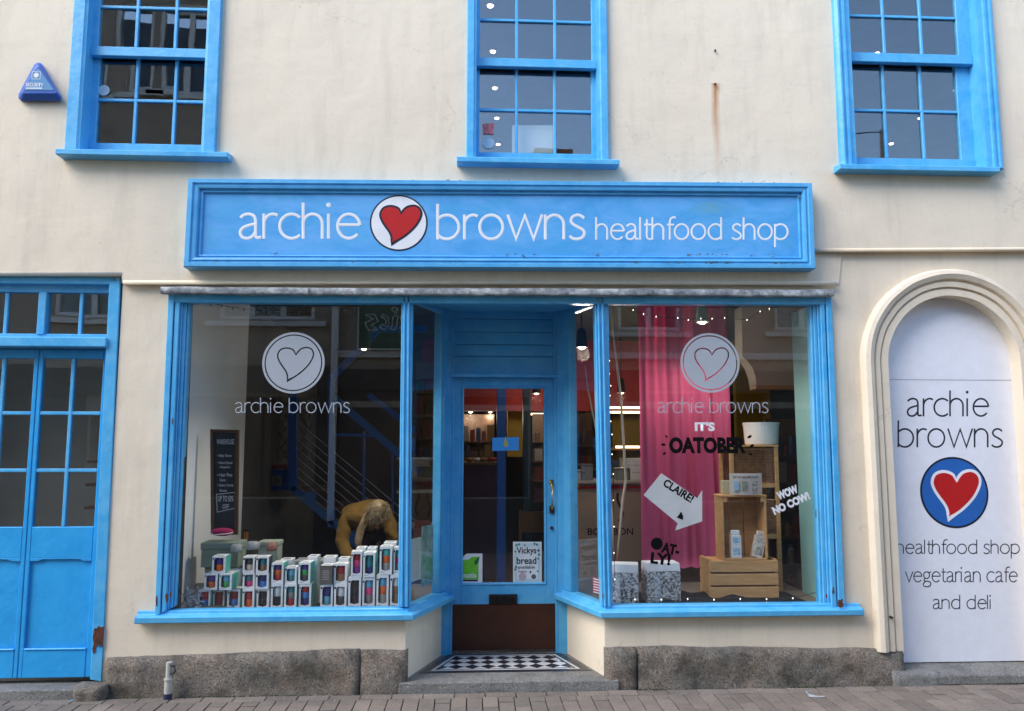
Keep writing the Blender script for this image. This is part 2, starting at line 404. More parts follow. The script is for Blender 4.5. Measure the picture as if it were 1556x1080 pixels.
# orientation test so that grow > 0 always widens the heart
def _area(L): return sum(L[i - 1][0] * L[i][1] - L[i][0] * L[i - 1][1] for i in range(len(L)))
_sgn = 1
if abs(_area(heart(0, 0, 1, .08))) < abs(_area(heart(0, 0, 1, 0))): _sgn = -1
def heart_g(cx, cz, r, g):
    a = smooth(HEART, 5)[:-1] + smooth(HEART2, 5)[:-1]; k = len(a); out = []
    for i, p in enumerate(a):
        if i == 0: nn = Vector((0, 1.25))
        elif abs(p[1] + .766) < .01: nn = Vector((-.3, -1.9))
        else:
            t = Vector(a[(i + 1) % k]) - Vector(a[i - 1]); nn = Vector((t.y, -t.x)).normalized() * _sgn
        tip = len(HEART) * 5 - 5
        if g and (0 < i < 4 and g > 0 or i > k - 4 and g > 0 or 0 < abs(i - tip) < 3): continue
        out.append((cx + r * (p[0] + nn.x * g), cz + r * (p[1] + nn.y * g)))
    return out
def circ(cx, cz, r, n=64): return [(cx + r * math.cos(2 * math.pi * i / n), cz + r * math.sin(2 * math.pi * i / n)) for i in range(n)]
# =================================================================== SETTING
GZ = .09; REC = .66; STEP = .16
FZ = .585                                    # floor of the window displays
g = B(); g.poly([(-60, -60), (60, -60), (60, 40), (-60, 40)], GZ - .3, GZ - .012)
pavement = g.out('pavement', JOINT, kind='structure')
# pavers: a row of stretchers along the wall, then headers in staggered courses; near ones one by one, the rest as one mass
def paver_mesh(w, d, seed):
    rnd = random.Random(seed); b = B()
    b.poly([(-w / 2 + .003, -d / 2 + .003), (w / 2 - .003, -d / 2 + .003), (w / 2 - .003, d / 2 - .003), (-w / 2 + .003, d / 2 - .003)], -.05, 0)
    for v in b.bm.verts:
        if v.co.z > -.01: v.co.z += rnd.uniform(-.0022, .0022)
        v.co.x += rnd.uniform(-.0012, .0012); v.co.y += rnd.uniform(-.0012, .0012)
    me = to_mesh(b.bm, .003); me.materials.append(PAVER); return me
PH = [paver_mesh(.1, .2, i) for i in range(5)]; PS = [paver_mesh(.2, .1, 10 + i) for i in range(4)]
rp = random.Random(3)
def paver(me, x, y):
    o = bpy.data.objects.new('brick', me); COL.objects.link(o); o.parent = pavement
    o.location = Vector((x, y, GZ + rp.uniform(-.0025, .0015))) - pavement.location
    o.rotation_euler = (rp.uniform(-.006, .006), rp.uniform(-.006, .006), rp.uniform(-.008, .008))
y0 = -.085
n_p = 0
for i in range(-19, 20):
    paver(PS[rp.randrange(4)], .2 * i + .42, y0 - .05); n_p += 1
far = B()
for r in range(0, 26):
    yy = y0 - .1 - .2 * r
    for i in range(-80, 81):
        x = .1 * i + .35; y = yy - .1 - (.1 if i % 2 else 0)
        if abs(x - .35) < 3.65 and r < 3:
            paver(PH[rp.randrange(5)], x, y); n_p += 1
        elif not (r == 0 and abs(x - .35) < 3.65):
            far.poly([(x - .047, y - .097), (x + .047, y - .097), (x + .047, y + .097), (x - .047, y + .097)], GZ - .03, GZ + rp.uniform(-.003, .001))
for i in range(-80, 81, 2):                    # half bricks closing the staggered courses at the wall side
    x = .1 * i + .35 + .1
    far.poly([(x - .047, y0 - .103), (x + .047, y0 - .103), (x + .047, y0 - .197), (x - .047, y0 - .197)], GZ - .03, GZ + rp.uniform(-.003, .001))
far.out('brick_paving', PAVER, pavement, kind='stuff')

# =================================================================== THE BUILDING
bld = thing('shop_building', (0.3, 0.1, GZ), 'cream rendered shop building with bright blue sash windows, doors and shopfront', 'building')
X = lambda px, py, y=0.0: W(px, py, y).x
Z = lambda px, py, y=0.0: W(px, py, y).z
XL, XR, ZT = -5.6, 7.6, 10.0
# upper storey coat, standing 45 mm proud
zl = Z(0, 418, -.045); zr = Z(1500, 381, -.045)
up = [(XL, zl), (X(185, 417, -.045), Z(185, 417, -.045)), (X(186, 430, -.045), Z(186, 430, -.045)), (X(1238, 431, -.045), Z(1238, 431, -.045)),
      (X(1238, 381, -.045), zr), (XR, zr + .02), (XR, ZT), (XL, ZT)]
WIN = {  # outer left, outer right, bottom, pane left, pane right, pane bottom, meeting rail z0,z1, sill x0,x1, z0,z1
 'L': dict(o=(-2.785, -1.765), zb=3.70, f=.10, sx=(X(88, 242, -.1), X(349, 242, -.1))),
 'M': dict(o=(-.030, .990), zb=3.70, f=.072, sx=(X(694, 255, -.1), X(940, 255, -.1))),
 'R': dict(o=(2.678, 3.892), zb=3.70, f=.12, sx=(X(1272, 262, -.1), X(1514, 262, -.1))),
}
WTOP = 5.50
holes = [[(w['o'][0] + .03, 3.70), (w['o'][1] - .03, 3.70), (w['o'][1] - .03, WTOP - .03), (w['o'][0] + .03, WTOP - .03)] for w in WIN.values()]
link('upper_wall', fill([up] + holes, -.045, .22), WALL, bld)
# lower coat
DX = -2.372                                   # right jamb of the double door
shop_open = [(-2.03, .545), (-.41, .545), (-.41, -.05), (.925, -.05), (.925, .545), (2.59, .545), (2.59, 2.80), (-2.03, 2.75)]
AC = W(1455, 552); AR = .49; AZ = AC.z
AXL, AXR = 2.981, 2.981 + 2 * AR; AXC = AXL + AR
def arch_loop(o, zb, n=36):
    r = AR + o
    return [(AXC - r, zb)] + [(AXC - r * math.cos(math.pi * i / n), AZ + r * math.sin(math.pi * i / n)) for i in range(n + 1)] + [(AXC + r, zb)]
low = [(XL, -.2), (XR, -.2), (XR, 3.12), (X(1275, 431) - .02, 3.12), (X(1275, 431) - .02, 3.0), (XL, 3.0)]
ddo = [(-5.0, -.05), (DX, -.05), (DX, 2.80), (-5.0, 2.80)]
link('lower_wall', fill([low, shop_open, ddo, arch_loop(0, .15)], 0, .22), WALL, bld)
link('wall_band', fill([[(X(1230, 431, -.012), Z(1230, 430, -.012)), (X(1275, 431, -.012), Z(1275, 431, -.012)), (X(1279, 381, -.012), Z(1275, 380, -.012)), (X(1230, 381, -.012), Z(1230, 380, -.012))]], -.012, .0), WALL, bld)
# rounded lip along the bottom of the proud coat
lip = B()
for a, b in ((( -700, 418), (184, 418)), ((187, 431), (1274, 432)), ((1239, 382), (2000, 379))):
    p = W(a[0], a[1], -.05); q = W(b[0], b[1], -.05)
    lip.tube([(p.x, -.036, p.z + .012), ((p.x + q.x) / 2, -.038, (p.z + q.z) / 2 + .0135), (q.x, -.036, q.z + .012)], .016, 8)
lip.out('drip_edge', WALL, bld, smooth=True)
# flank walls, back wall, roof (the volume that shades the street side)
b = B(); b.box(XL, XL + .2, .22, 7.2, 0, ZT); b.out('side_wall', WALL, bld)
b = B(); b.box(XR - .2, XR, .22, 7.2, 0, ZT); b.out('side_wall', WALL, bld)
b = B(); b.box(XL, XR, 7.2, 7.4, 0, ZT); b.out('back_wall', WALL, bld)
SLATE = pm('roof_slate', (.055, .058, .065), None, .7, 8, .3, 30)
b = B(); b.hexa([(XL - .1, -.25, ZT), (XR + .1, -.25, ZT), (XR + .1, 3.6, ZT + 2), (XL - .1, 3.6, ZT + 2), (XL - .1, -.25, ZT + .12), (XR + .1, -.25, ZT + .12), (XR + .1, 3.6, ZT + 2.12), (XL - .1, 3.6, ZT + 2.12)])
b.hexa([(XL - .1, 3.6, ZT + 2), (XR + .1, 3.6, ZT + 2), (XR + .1, 7.6, ZT), (XL - .1, 7.6, ZT), (XL - .1, 3.6, ZT + 2.12), (XR + .1, 3.6, ZT + 2.12), (XR + .1, 7.6, ZT + .12), (XL - .1, 7.6, ZT + .12)])
b.out('roof', SLATE, bld)
# rooms behind
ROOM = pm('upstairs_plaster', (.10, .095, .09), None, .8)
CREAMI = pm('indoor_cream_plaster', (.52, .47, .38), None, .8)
WHITEI = pm('indoor_white_plaster', (.80, .84, .88), (.74, .78, .82), .8)
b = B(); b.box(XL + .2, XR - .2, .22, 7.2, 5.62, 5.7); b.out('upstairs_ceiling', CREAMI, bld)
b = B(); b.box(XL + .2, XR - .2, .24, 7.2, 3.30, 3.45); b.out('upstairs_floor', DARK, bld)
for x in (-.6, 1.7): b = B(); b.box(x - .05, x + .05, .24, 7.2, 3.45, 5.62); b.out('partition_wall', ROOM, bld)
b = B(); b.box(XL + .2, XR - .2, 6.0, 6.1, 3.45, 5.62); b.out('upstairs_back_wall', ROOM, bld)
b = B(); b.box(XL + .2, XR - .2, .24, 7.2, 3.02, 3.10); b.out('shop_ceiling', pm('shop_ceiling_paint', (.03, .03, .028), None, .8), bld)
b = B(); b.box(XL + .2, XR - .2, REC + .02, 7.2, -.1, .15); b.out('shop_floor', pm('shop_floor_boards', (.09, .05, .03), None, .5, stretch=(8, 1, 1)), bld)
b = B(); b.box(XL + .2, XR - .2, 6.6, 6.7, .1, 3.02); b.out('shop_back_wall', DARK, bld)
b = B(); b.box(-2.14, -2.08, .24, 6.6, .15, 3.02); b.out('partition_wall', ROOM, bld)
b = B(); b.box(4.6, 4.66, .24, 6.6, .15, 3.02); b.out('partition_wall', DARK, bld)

# ---- sash windows
def sash_grid(par, x0, x1, z0, z1, y, cols, rows, bw=.022, g=OLDGLASS, mat=BLUE, gy=.004):
    """panes one by one and the bars between them; returns nothing"""
    cw = (x1 - x0 - (cols - 1) * bw) / cols; rh = (z1 - z0 - (rows - 1) * bw) / rows
    for i in range(cols):
        for j in range(rows):
            a = x0 + i * (cw + bw); c = z0 + j * (rh + bw)
            p = B(); ty = random.uniform(-.0012, .0012); tz = random.uniform(-.0012, .0012)
            p.hexa([(a - .004, y + ty, c - .004), (a + cw + .004, y - ty, c - .004), (a + cw + .004, y - ty + tz, c + rh + .004), (a - .004, y + ty + tz, c + rh + .004),
                    (a - .004, y + ty + gy, c - .004), (a + cw + .004, y - ty + gy, c - .004), (a + cw + .004, y - ty + tz + gy, c + rh + .004), (a - .004, y + ty + tz + gy, c + rh + .004)])
            p.out('pane', g, par)
    for i in range(1, cols):
        a = x0 + i * (cw + bw) - bw
        k = B(); k.prism([(a, z0), (a + bw, z0), (a + bw, z1), (a, z1)], y - .016, y + .012); k.out('glazing_bar', mat, par, bev=.004)
    for j in range(1, rows):
        c = z0 + j * (rh + bw) - bw
        k = B(); k.box(x0, x1, y - .014, y + .011, c, c + bw); k.out('glazing_bar', mat, par, bev=.004)
def rect(x0, x1, z0, z1): return [(x0, z0), (x1, z0), (x1, z1), (x0, z1)]
def ringmesh(loop_fn, prof, closed=True):
    """profile = [(inset, y)...]; loop_fn(inset) -> (x,z) loop"""
    b = B(); b.rings([[(p[0], y, p[1]) for p in loop_fn(i)] for i, y in prof], closed); return b
for key, w in WIN.items():
    x0, x1 = w['o']; zb = w['zb']; f = w['f']
    if key == 'R':
        prof = [(0, .0), (0, -.085), (.02, -.10), (.032, -.10), (.036, -.085), (.052, -.085), (.058, -.095), (.075, -.095), (.08, -.08), (.118, -.078), (.122, .06), (.122, .14)]
    else:
        prof = [(0, .0), (.003, -.075), (.008, -.08), (f - .02, -.08), (f - .012, -.07), (f, -.068), (f, .06), (f, .14)]
    fr = ringmesh(lambda i: rect(x0 + i, x1 - i, zb + (i if i < .004 else .004), WTOP - i), prof).out('sash_window', BLUE, bld)
    fr['label'] = {'L': 'left sash window showing the street opposite in its dark panes', 'M': 'middle sash window reflecting blue sky above the sign', 'R': 'right sash window with wider moulded frame'}[key]
    # positions read from the photograph
    if key == 'L': rail, pb, st = (Z(230, 88, .02), Z(230, 74, .02)), Z(230, 219, .06), .035; pl, pr = -2.640, -1.845
    elif key == 'M': rail, pb, st = (Z(815, 104, .02), Z(815, 91, .02)), Z(815, 233, .06), .02; pl, pr = .067, .885
    else: rail, pb, st = (Z(1375, 97, .02), Z(1375, 83, .02)), Z(1375, 241, .06), .02; pl, pr = 2.822, 3.665
    mz0, mz1 = rail
    # outer (upper) sash, then inner (lower) sash set 40 mm back
    k = B(); k.box(x0 + f, x1 - f, -.002, .045, mz0, mz1); k.out('meeting_rail', BLUE, fr, bev=.004)
    for a, c in ((x0 + f - .01, pl), (pr, x1 - f + .01)):
        k = B(); k.box(a, c, .004, .04, mz1, WTOP - f); k.out('sash_stile', BLUE, fr, bev=.003)
        k = B(); k.box(a, c, .052, .09, zb + .02, mz0 + .02); k.out('sash_stile', BLUE, fr, bev=.003)
    rh = .285
    sash_grid(fr, pl, pr, mz1, mz1 + 2 * rh + .05 + (0.28 if key != 'L' else .3), .022, 3, 3)
    k = B(); k.box(pl, pr, .004, .04, mz1 + 2 * rh + .05 + .3, WTOP - .05); k.out('top_rail', BLUE, fr)
    k = B(); k.box(x0 + f, x1 - f, .05, .092, zb + .03, pb); k.out('bottom_rail', BLUE, fr, bev=.004)
    sash_grid(fr, pl, pr, pb, mz0 + .02, .07, 3, 2)
    sx = w['sx']; s = B(); d = .14 if key != 'R' else .12
    s.hexa([(sx[0], -.145, zb - .045), (sx[1], -.145, zb - .045), (sx[1], .10, zb - .045), (sx[0], .10, zb - .045),
            (sx[0], -.145, zb - .006), (sx[1], -.145, zb - .006), (sx[1], .10, zb + .03), (sx[0], .10, zb + .03)])
    s.out('sill', BLUE, fr, bev=.005)

# ---- lead flashing in five lapped sheets over the shopfront
xs = [246, 348, 467, 735, 987, 1263]; rl = random.Random(5)
for i in range(5):
    a = W(xs[i], 434 + i, -.07); c = W(xs[i + 1] + 3, 435 + i, -.07); n = 26; loops = []
    off = .009 * (i % 2)
    for y, dz in ((.0, .002), (-.06, -.003), (-.084, -.008), (-.088, -.014), (-.087, -.049), (-.084, -.053), (-.02, -.052)):
        L = []
        for k in range(n + 1):
            u = k / n; x = a.x + (c.x - a.x) * u
            wv = noise.noise((x * 5, y * 9, i)) * .007 + noise.noise((x * 19, y * 9, i)) * .002
            L.append((x, y - off + wv, a.z + (c.z - a.z) * u + dz + wv * .8))
        loops.append(L)
    b = B(); b.rings(loops, False); me = to_mesh(b.bm); link('lead_sheet', me, LEAD, bld, smooth=True)

# ---- shopfront joinery
sf = B()
sf.prism([(X(258, 450, -.02), 2.74), (X(1262, 450, -.02), 2.80), (X(1262, 450, -.02), 2.695), (X(258, 450, -.02), 2.665)][::-1], -.03, .05)
shopfront = sf.out('shopfront', BLUE, bld, bev=.004)
def post(corners, y, ribs, mat=BLUE, back=.09):
    """stepped post: ribs = list of (u0,u1,y) across the width; corners px TL,TR,BR,BL"""
    b = B(); tl, tr, br, bl = [W(p[0], p[1], y) for p in corners]
    for u0, u1, yy in ribs:
        q = [tl.lerp(tr, u0), tl.lerp(tr, u1), bl.lerp(br, u1), bl.lerp(br, u0)]
        b.prism([(p.x, p.z) for p in q], yy, back)
    return b.out('post', mat, shopfront, bev=.004)
R3 = [(0, .30, -.035), (.30, .36, -.012), (.36, .60, -.028), (.60, .70, -.006), (.70, .88, .004), (.88, 1, .018)]
post([(256, 446), (285, 446), (262.5, 923), (235, 937)], -.03, R3)
post([(1235, 447), (1263, 447), (1284, 925), (1251, 921)], -.03, [(1 - b_, 1 - a_, y) for a_, b_, y in R3])
PR = [(0, .22, -.008), (.22, .42, -.03), (.42, .62, -.022), (.62, .84, -.03), (.84, 1, -.008)]
post([(610, 450), (625, 450), (623, 922), (604.5, 922)], -.02, PR)
post([(904, 450), (919, 450), (930.3, 922), (914.3, 922)], -.02, PR)
# sill beads and sills, mitred round the corners of the recess
pB, pE = (-.405, .0), (.940, .0)             # outer corners of the entrance recess
pC, pD = (-.150, REC), (.715, REC)
SPROF = [(-.06, .545), (.055, .545), (.068, .553), (.070, .583), (.060, .590), (.022, .597), (.018, .601), (.016, .613), (.006, .618), (-.06, .620), (-.06, .545)]
def seg_n(p, q):
    d = (Vector(q) - Vector(p)).normalized(); return Vector((d.y, -d.x))
def sill_seg(p, q, prev=None, nxt=None):
    """one sill from p to q (left to right seen from the street); its ends are mitred to the neighbours"""
    n0 = seg_n(p, q); loops = []
    def mit(nb):
        m = (n0 + nb).normalized(); return m / max(.3, m.dot(n0))
    ma = mit(seg_n(prev, p)) if prev else n0; mb_ = mit(seg_n(q, nxt)) if nxt else n0
    bm = B()
    bm.rings([[Vector((p[0] + ma.x * o, p[1] + ma.y * o, z)), Vector((q[0] + mb_.x * o, q[1] + mb_.y * o, z))] for o, z in SPROF], False)
    bm.out('sill', BLUE, shopfront)
pA, pF = (X(206, 940, -.05), 0), (X(1311, 930, -.05), 0)
sill_seg(pA, pB, None, pC); sill_seg(pB, pC, pA, None); sill_seg(pD, pE, None, pF); sill_seg(pE, pF, pD, None)
b = B(); b.box(X(206, 940, -.05), X(206, 940, -.05) + .012, -.065, .0, .5455, .592); b.box(X(1311, 930, -.05) - .012, X(1311, 930, -.05), -.065, 0, .5455, .592); b.out('sill_end', BLUE, shopfront)
# stall risers below (recess cheeks) - render
def wallq(name, p, q, z0, z1, th, mat, par, bev=0):
    p = Vector((p[0], p[1], 0)); q = Vector((q[0], q[1], 0)); t = (q - p).normalized(); nn = Vector((t.y, -t.x, 0)) * th
    b = B(); b.hexa([p + Vector((0, 0, z0)), q + Vector((0, 0, z0)), q + nn + Vector((0, 0, z0)), p + nn + Vector((0, 0, z0)), p + Vector((0, 0, z1)), q + Vector((0, 0, z1)), q + nn + Vector((0, 0, z1)), p + nn + Vector((0, 0, z1))])
    return b.out(name, mat, par, bev)
wallq('stall_riser', (-.411, .002), (-.16, REC + .05), 0, .548, -.12, WALL, bld)
wallq('stall_riser', (.926, .002), (.722, REC + .05), 0, .548, .12, WALL, bld)
# recess side windows: frames, panes
def lerp2(p, q, u): return (p[0] + (q[0] - p[0]) * u, p[1] + (q[1] - p[1]) * u)
for p, q, sgn, ua, ub in ((pB, pC, -1, .06, .80), (pE, pD, 1, .06, .80)):
    zt = 2.74
    wallq('post', lerp2(p, q, ub), lerp2(p, q, 1.0), .620, zt, .05 * sgn, BLUE, shopfront, .004)
    wallq('post', lerp2(p, q, ub - .012), lerp2(p, q, ub + .02), .620, zt, .065 * sgn, BLUE, shopfront, .003)
    wallq('post', lerp2(p, q, 0.0), lerp2(p, q, ua), .620, zt, .05 * sgn, BLUE, shopfront, .003)
    wallq('top_rail', lerp2(p, q, ua), lerp2(p, q, ub), 2.70, zt, .045 * sgn, BLUE, shopfront, .003)
    a = lerp2(p, q, ua); c = lerp2(p, q, ub)
    t = Vector((q[0] - p[0], q[1] - p[1])).normalized(); nn = Vector((t.y, -t.x)) * .02 * sgn
    wallq('pane', (a[0] + nn.x, a[1] + nn.y), (c[0] + nn.x, c[1] + nn.y), .612, 2.705, .006 * sgn, GLASS, shopfront)
# front panes
GY = .045
for x0, x1 in ((X(266, 600, GY), X(612, 600, GY)), (X(912, 600, GY), X(1250, 600, GY))):
    b = B(); b.box(x0, x1, GY, GY + .006, .606, 2.70); b.out('pane', GLASS, shopfront)
# soffit of the recess and of the display
b = B(); b.poly([(-.43, -.02), (.965, -.02), (.965, .05), (.76, REC + .06), (-.2, REC + .06), (-.43, .05)], 2.741, 2.77); b.out('recess_soffit', BLUE, bld)
# panelling over the door: five lapped boards between two jambs, ledge below
DY = REC
zs = [Z(765, y, DY) for y in (468, 484, 504, 523, 541, 571)]
jl0, jl1 = X(666, 700, DY - .03), X(685, 700, DY - .03); jr0, jr1 = X(847, 700, DY - .03), X(864, 700, DY - .03)
doorset = B().box(jl0, jl1, DY - .04, DY + .06, STEP - .05, 2.75).out('door_frame', BLUE, bld, bev=.004)
for a, c in ((jr0, jr1),): B().box(a, c, DY - .04, DY + .06, STEP - .05, 2.75).out('jamb', BLUE, doorset, bev=.004)
for a, c in ((jl1, jl1 + .02), (jr0 - .02, jr0)): B().box(a, c, DY - .02, DY + .06, STEP - .05, 2.75).out('door_stop', BLUE, doorset, bev=.003)
for i in range(5):
    b = B(); b.hexa([(jl1 - .002, DY - .002, zs[i + 1]), (jr0 + .002, DY - .002, zs[i + 1]), (jr0 + .002, DY + .02, zs[i + 1]), (jl1 - .002, DY + .02, zs[i + 1]),
                     (jl1 - .002, DY + .008, zs[i] - .004), (jr0 + .002, DY + .008, zs[i] - .004), (jr0 + .002, DY + .02, zs[i] - .004), (jl1 - .002, DY + .02, zs[i] - .004)])
    b.out('overdoor_board', BLUE, doorset, bev=.003)
B().box(jl1, jr0, DY + .021, DY + .04, zs[5], 2.75).out('backing_board', BLUED, doorset)
B().box(jl1 - .012, jr0 + .012, DY - .05, DY + .03, zs[5] - .014, zs[5] + .012).out('ledge', BLUE, doorset, bev=.004)
# the door leaf
dz1 = zs[5] - .014; dx0, dx1 = jl1 + .006, jr0 - .006
lx0, lx1 = X(702, 700, DY), X(829, 700, DY); lz1 = Z(765, 588, DY); lz0 = Z(765, 888, DY); kz = Z(765, 918, DY)
door = B().box(dx0, lx0, DY + .012, DY + .055, STEP + .01, dz1).out('shop_door', BLUE, bld, bev=.003)
B().box(lx1, dx1, DY + .012, DY + .055, STEP + .01, dz1).out('door_stile', BLUE, door, bev=.003)
B().box(lx0, lx1, DY + .012, DY + .055, lz1, dz1).out('top_rail', BLUE, door, bev=.003)
B().box(lx0, lx1, DY + .012, DY + .055, STEP + .01, lz0).out('bottom_rail', BLUE, door, bev=.003)
ringmesh(lambda i: rect(lx0 + i, lx1 - i, lz0 + i, lz1 - i), [(-.006, DY + .012), (0, DY + .004), (.010, DY + .008), (.012, DY + .03)]).out('glazing_bead', BLUE, door)
B().box(lx0 - .003, lx1 + .003, DY + .026, DY + .032, lz0 - .003, lz1 + .003).out('pane', GLASS, door)
BRONZE = pm('dark_bronze_plate', (.075, .024, .012), (.045, .016, .010), .38, 3, .1, 20, metal=.25)
B().box(dx0 + .004, dx1 - .004, DY + .006, DY + .0125, STEP + .015, kz).out('kick_plate', BRONZE, door, bev=.002)
lb = B().box(X(743, 910, DY), X(786, 910, DY), DY - .004, DY + .0115, Z(765, 918, DY) + .002, Z(765, 903, DY)).out('letterbox', BLACK, door, bev=.003)
B().box(X(747, 910, DY), X(782, 910, DY), DY - .010, DY - .003, Z(765, 915, DY), Z(765, 906, DY)).out('letterbox_flap', pm('aged_black_iron', (.02, .02, .022), None, .3, metal=.6), lb if False else door, bev=.003)
BRASS = pm('polished_brass', (.65, .42, .12), (.45, .28, .07), .28, metal=1)
hx = X(838, 755, DY); h0, h1 = Z(838, 777, DY), Z(838, 731, DY)
b = B(); b.tube([(hx, DY + .012, h1), (hx, DY - .03, h1 - .012), (hx, DY - .042, h1 - .04), (hx, DY - .042, h0 + .05), (hx, DY - .028, h0 + .02), (hx, DY + .012, h0 + .012)], .0075, 10)
b.box(hx - .013, hx + .013, DY + .004, DY + .012, h1 - .03, h1 + .012); hd = b.out('handle', BRASS, door, smooth=True)
B().box(hx - .016, hx + .016, DY - .006, DY + .012, h0 - .012, h0 + .042).out('lock_case', BRONZE, door, bev=.003)
B().lathe((0, 0, 0), [(.014, 0), (.014, .008), (.004, .012)], 14)
b = B(); b.tube([(hx + .002, DY + .013, Z(838, 802, DY)), (hx + .002, DY + .0, Z(838, 802, DY))], .012, 14); b.out('keyhole_cover', BRONZE, door)

# ---- doorstep with its tiles
st = B(); st.poly([(X(606, 1036, -.06), -.075), (X(940, 1036, -.06), -.075), (X(937, 1036, -.06), .02), (.93, .03), (.76, REC + .06), (-.2, REC + .06), (-.40, .03), (X(610, 1036), .02)], GZ - .06, STEP - .006)
step = st.out('doorstep', STEPST, bld, bev=.006)
TW = pm('white_encaustic_tile', (.62, .62, .62), (.50, .50, .50), .35, 9, .1, 30, rnd=.12); TB = pm('black_encaustic_tile', (.016, .017, .026), (.03, .03, .04), .3, 9, .1, 30, rnd=.3)
EL = lambda y: -.405 + .386 * y; ER = lambda y: .928 - .330 * y
def field(m, yf, yb): return [(EL(yf) + m, yf), (ER(yf) - m, yf), (ER(yb) - m, yb), (EL(yb) + m, yb)]
def clip(poly, conv):
    out = poly
    for i in range(len(conv)):
        a = conv[i]; c = conv[(i + 1) % len(conv)]; inp = out; out = []
        side = lambda p: (c[0] - a[0]) * (p[1] - a[1]) - (c[1] - a[1]) * (p[0] - a[0])
        for j in range(len(inp)):
            p, q = inp[j - 1], inp[j]; sp, sq = side(p), side(q)
            if (sp >= 0) != (sq >= 0):
                t = sp / (sp - sq); out.append((p[0] + (q[0] - p[0]) * t, p[1] + (q[1] - p[1]) * t))
            if sq >= 0: out.append(q)
        if len(out) < 3: return []
    return out
tz = STEP - .006
YF = .15; YB = REC - .03
def band(m0, f0, b0, m1, f1, b1, mat):
    a = field(m0, f0, b0); c = field(m1, f1, b1)
    for i in range(4):
        j = (i + 1) % 4; B().poly([a[i], a[j], c[j], c[i]], tz - .01, tz + .004).out('border_tile', mat, step)
band(.02, YF, YB, .075, YF + .045, YB - .03, TB)
band(.0775, YF + .047, YB - .032, .097, YF + .067, YB - .05, TW)
band(.0995, YF + .069, YB - .052, .112, YF + .080, YB - .062, TB)
FL = field(.114, YF + .082, YB - .064)
D = .113; yc0 = (FL[0][1] + FL[2][1]) / 2; xc0 = .262
for i in range(-12, 13):
    for j in range(-5, 6):
        if (i + j) % 2: continue
        for white in (0, 1):
            cx = xc0 + (i + white) * D / 2 ; cy = yc0 + j * D / 2
            if white and False: continue
            hh = D / 2 - .0012
            if (i % 2 == 0) == (white == 0): mt = TB
            else: mt = TW
            if white: continue
            mt = TB if (j % 2 == 0) else TW
            P = clip([(cx - hh, cy), (cx, cy - hh), (cx + hh, cy), (cx, cy + hh)], FL)
            if len(P) >= 3 and abs(_area(P)) > 2e-4: B().poly(P, tz - .01, tz + .004 + random.uniform(0, .0006)).out('tile', mt, step)
# ---- granite plinth blocks
def stone(name, x0, x1, z0, ztl, ztr, y, depth, par, mat=GRANITE, nx=None, amp=.010, seed=0, **k):
    nx = nx or max(6, int((x1 - x0) / .035)); nz = 8; bm = bmesh.new(); vs = []
    def disp(x, z): return noise.noise((x * 3.5 + seed, z * 5, seed)) * amp * 1.4 + noise.noise((x * 13, z * 15, seed)) * amp * .9 + noise.noise((x * 34, z * 34, seed)) * amp * .4
    prof = [(1, 0, depth)] + [(j / nz, 0, 0) for j in range(nz, -1, -1)]
    rows = []
    for kx in range(nx + 1):
        u = kx / nx; x = x0 + (x1 - x0) * u; zt = ztl + (ztr - ztl) * u + noise.noise((x * 4, 3, seed)) * .008 + noise.noise((x * 17, 3, seed)) * .004
        e = min(u, 1 - u) * (x1 - x0); rd = .018 * max(0, 1 - e / .02) ** 2; L = []
        L.append(bm.verts.new((x, y + depth, zt)))
        for j in range(nz, -1, -1):
            v = j / nz; z = z0 + (zt - z0) * v; top = .022 * max(0, 1 - (zt - z) / .03) ** 2
            L.append(bm.verts.new((x, y + disp(x, z) + rd + top, z)))
        L.append(bm.verts.new((x, y + depth, z0))); rows.append(L)
    for a in range(nx):
        for c in range(len(rows[0]) - 1): bm.faces.new((rows[a][c], rows[a + 1][c], rows[a + 1][c + 1], rows[a][c + 1]))
    bm.faces.new(rows[0]); bm.faces.new(rows[-1][::-1])
    bmesh.ops.recalc_face_normals(bm, faces=bm.faces); me = bpy.data.meshes.new('m'); bm.to_mesh(me); bm.free()
    return link(name, me, mat, par, smooth=True, **k)
yp = -.055
q = lambda px, py: (W(px, py, yp).x, W(px, py, yp).z)
for a, c, s_ in (((158, 1002), (546, 988), 1), ((548, 990), (619, 990), 2), ((920, 986), (968, 985), 3), ((970, 984), (1376, 988), 4)):
    stone('granite_block', q(*a)[0], q(*c)[0], GZ - .05, q(*a)[1], q(*c)[1], yp, .09, bld, seed=s_, amp=.019)
gs = stone('granite_block', q(119, 1040)[0], q(164, 1040)[0], GZ - .04, q(119, 1038)[1], q(164, 1038)[1], -.13, .12, bld, seed=9, amp=.014); gs['label'] = 'small rounded stone at the foot of the blue jamb'
# arched doorway step
stone('granite_block', q(1355, 1030)[0], 3.2, GZ - .04, q(1355, 1020)[1], q(1440, 1020)[1], -.10, .14, bld, STEPST, seed=11, amp=.006)
B().hexa([(2.98, -.095, GZ), (4.9, -.095, GZ), (4.9, .12, GZ), (2.98, .12, GZ), (2.98, -.095, Z(1450, 1026, -.095)), (4.9, -.095, Z(1450, 1026, -.095)), (4.9, .12, Z(1450, 1006, .09)), (2.98, .12, Z(1450, 1006, .09))]).out('arch_threshold', STEPST, bld, bev=.008)
B().box(-5.2, X(139, 1035, -.0), -.06, .16, GZ - .05, GZ + .055).out('door_threshold', STEPST, bld, bev=.008)

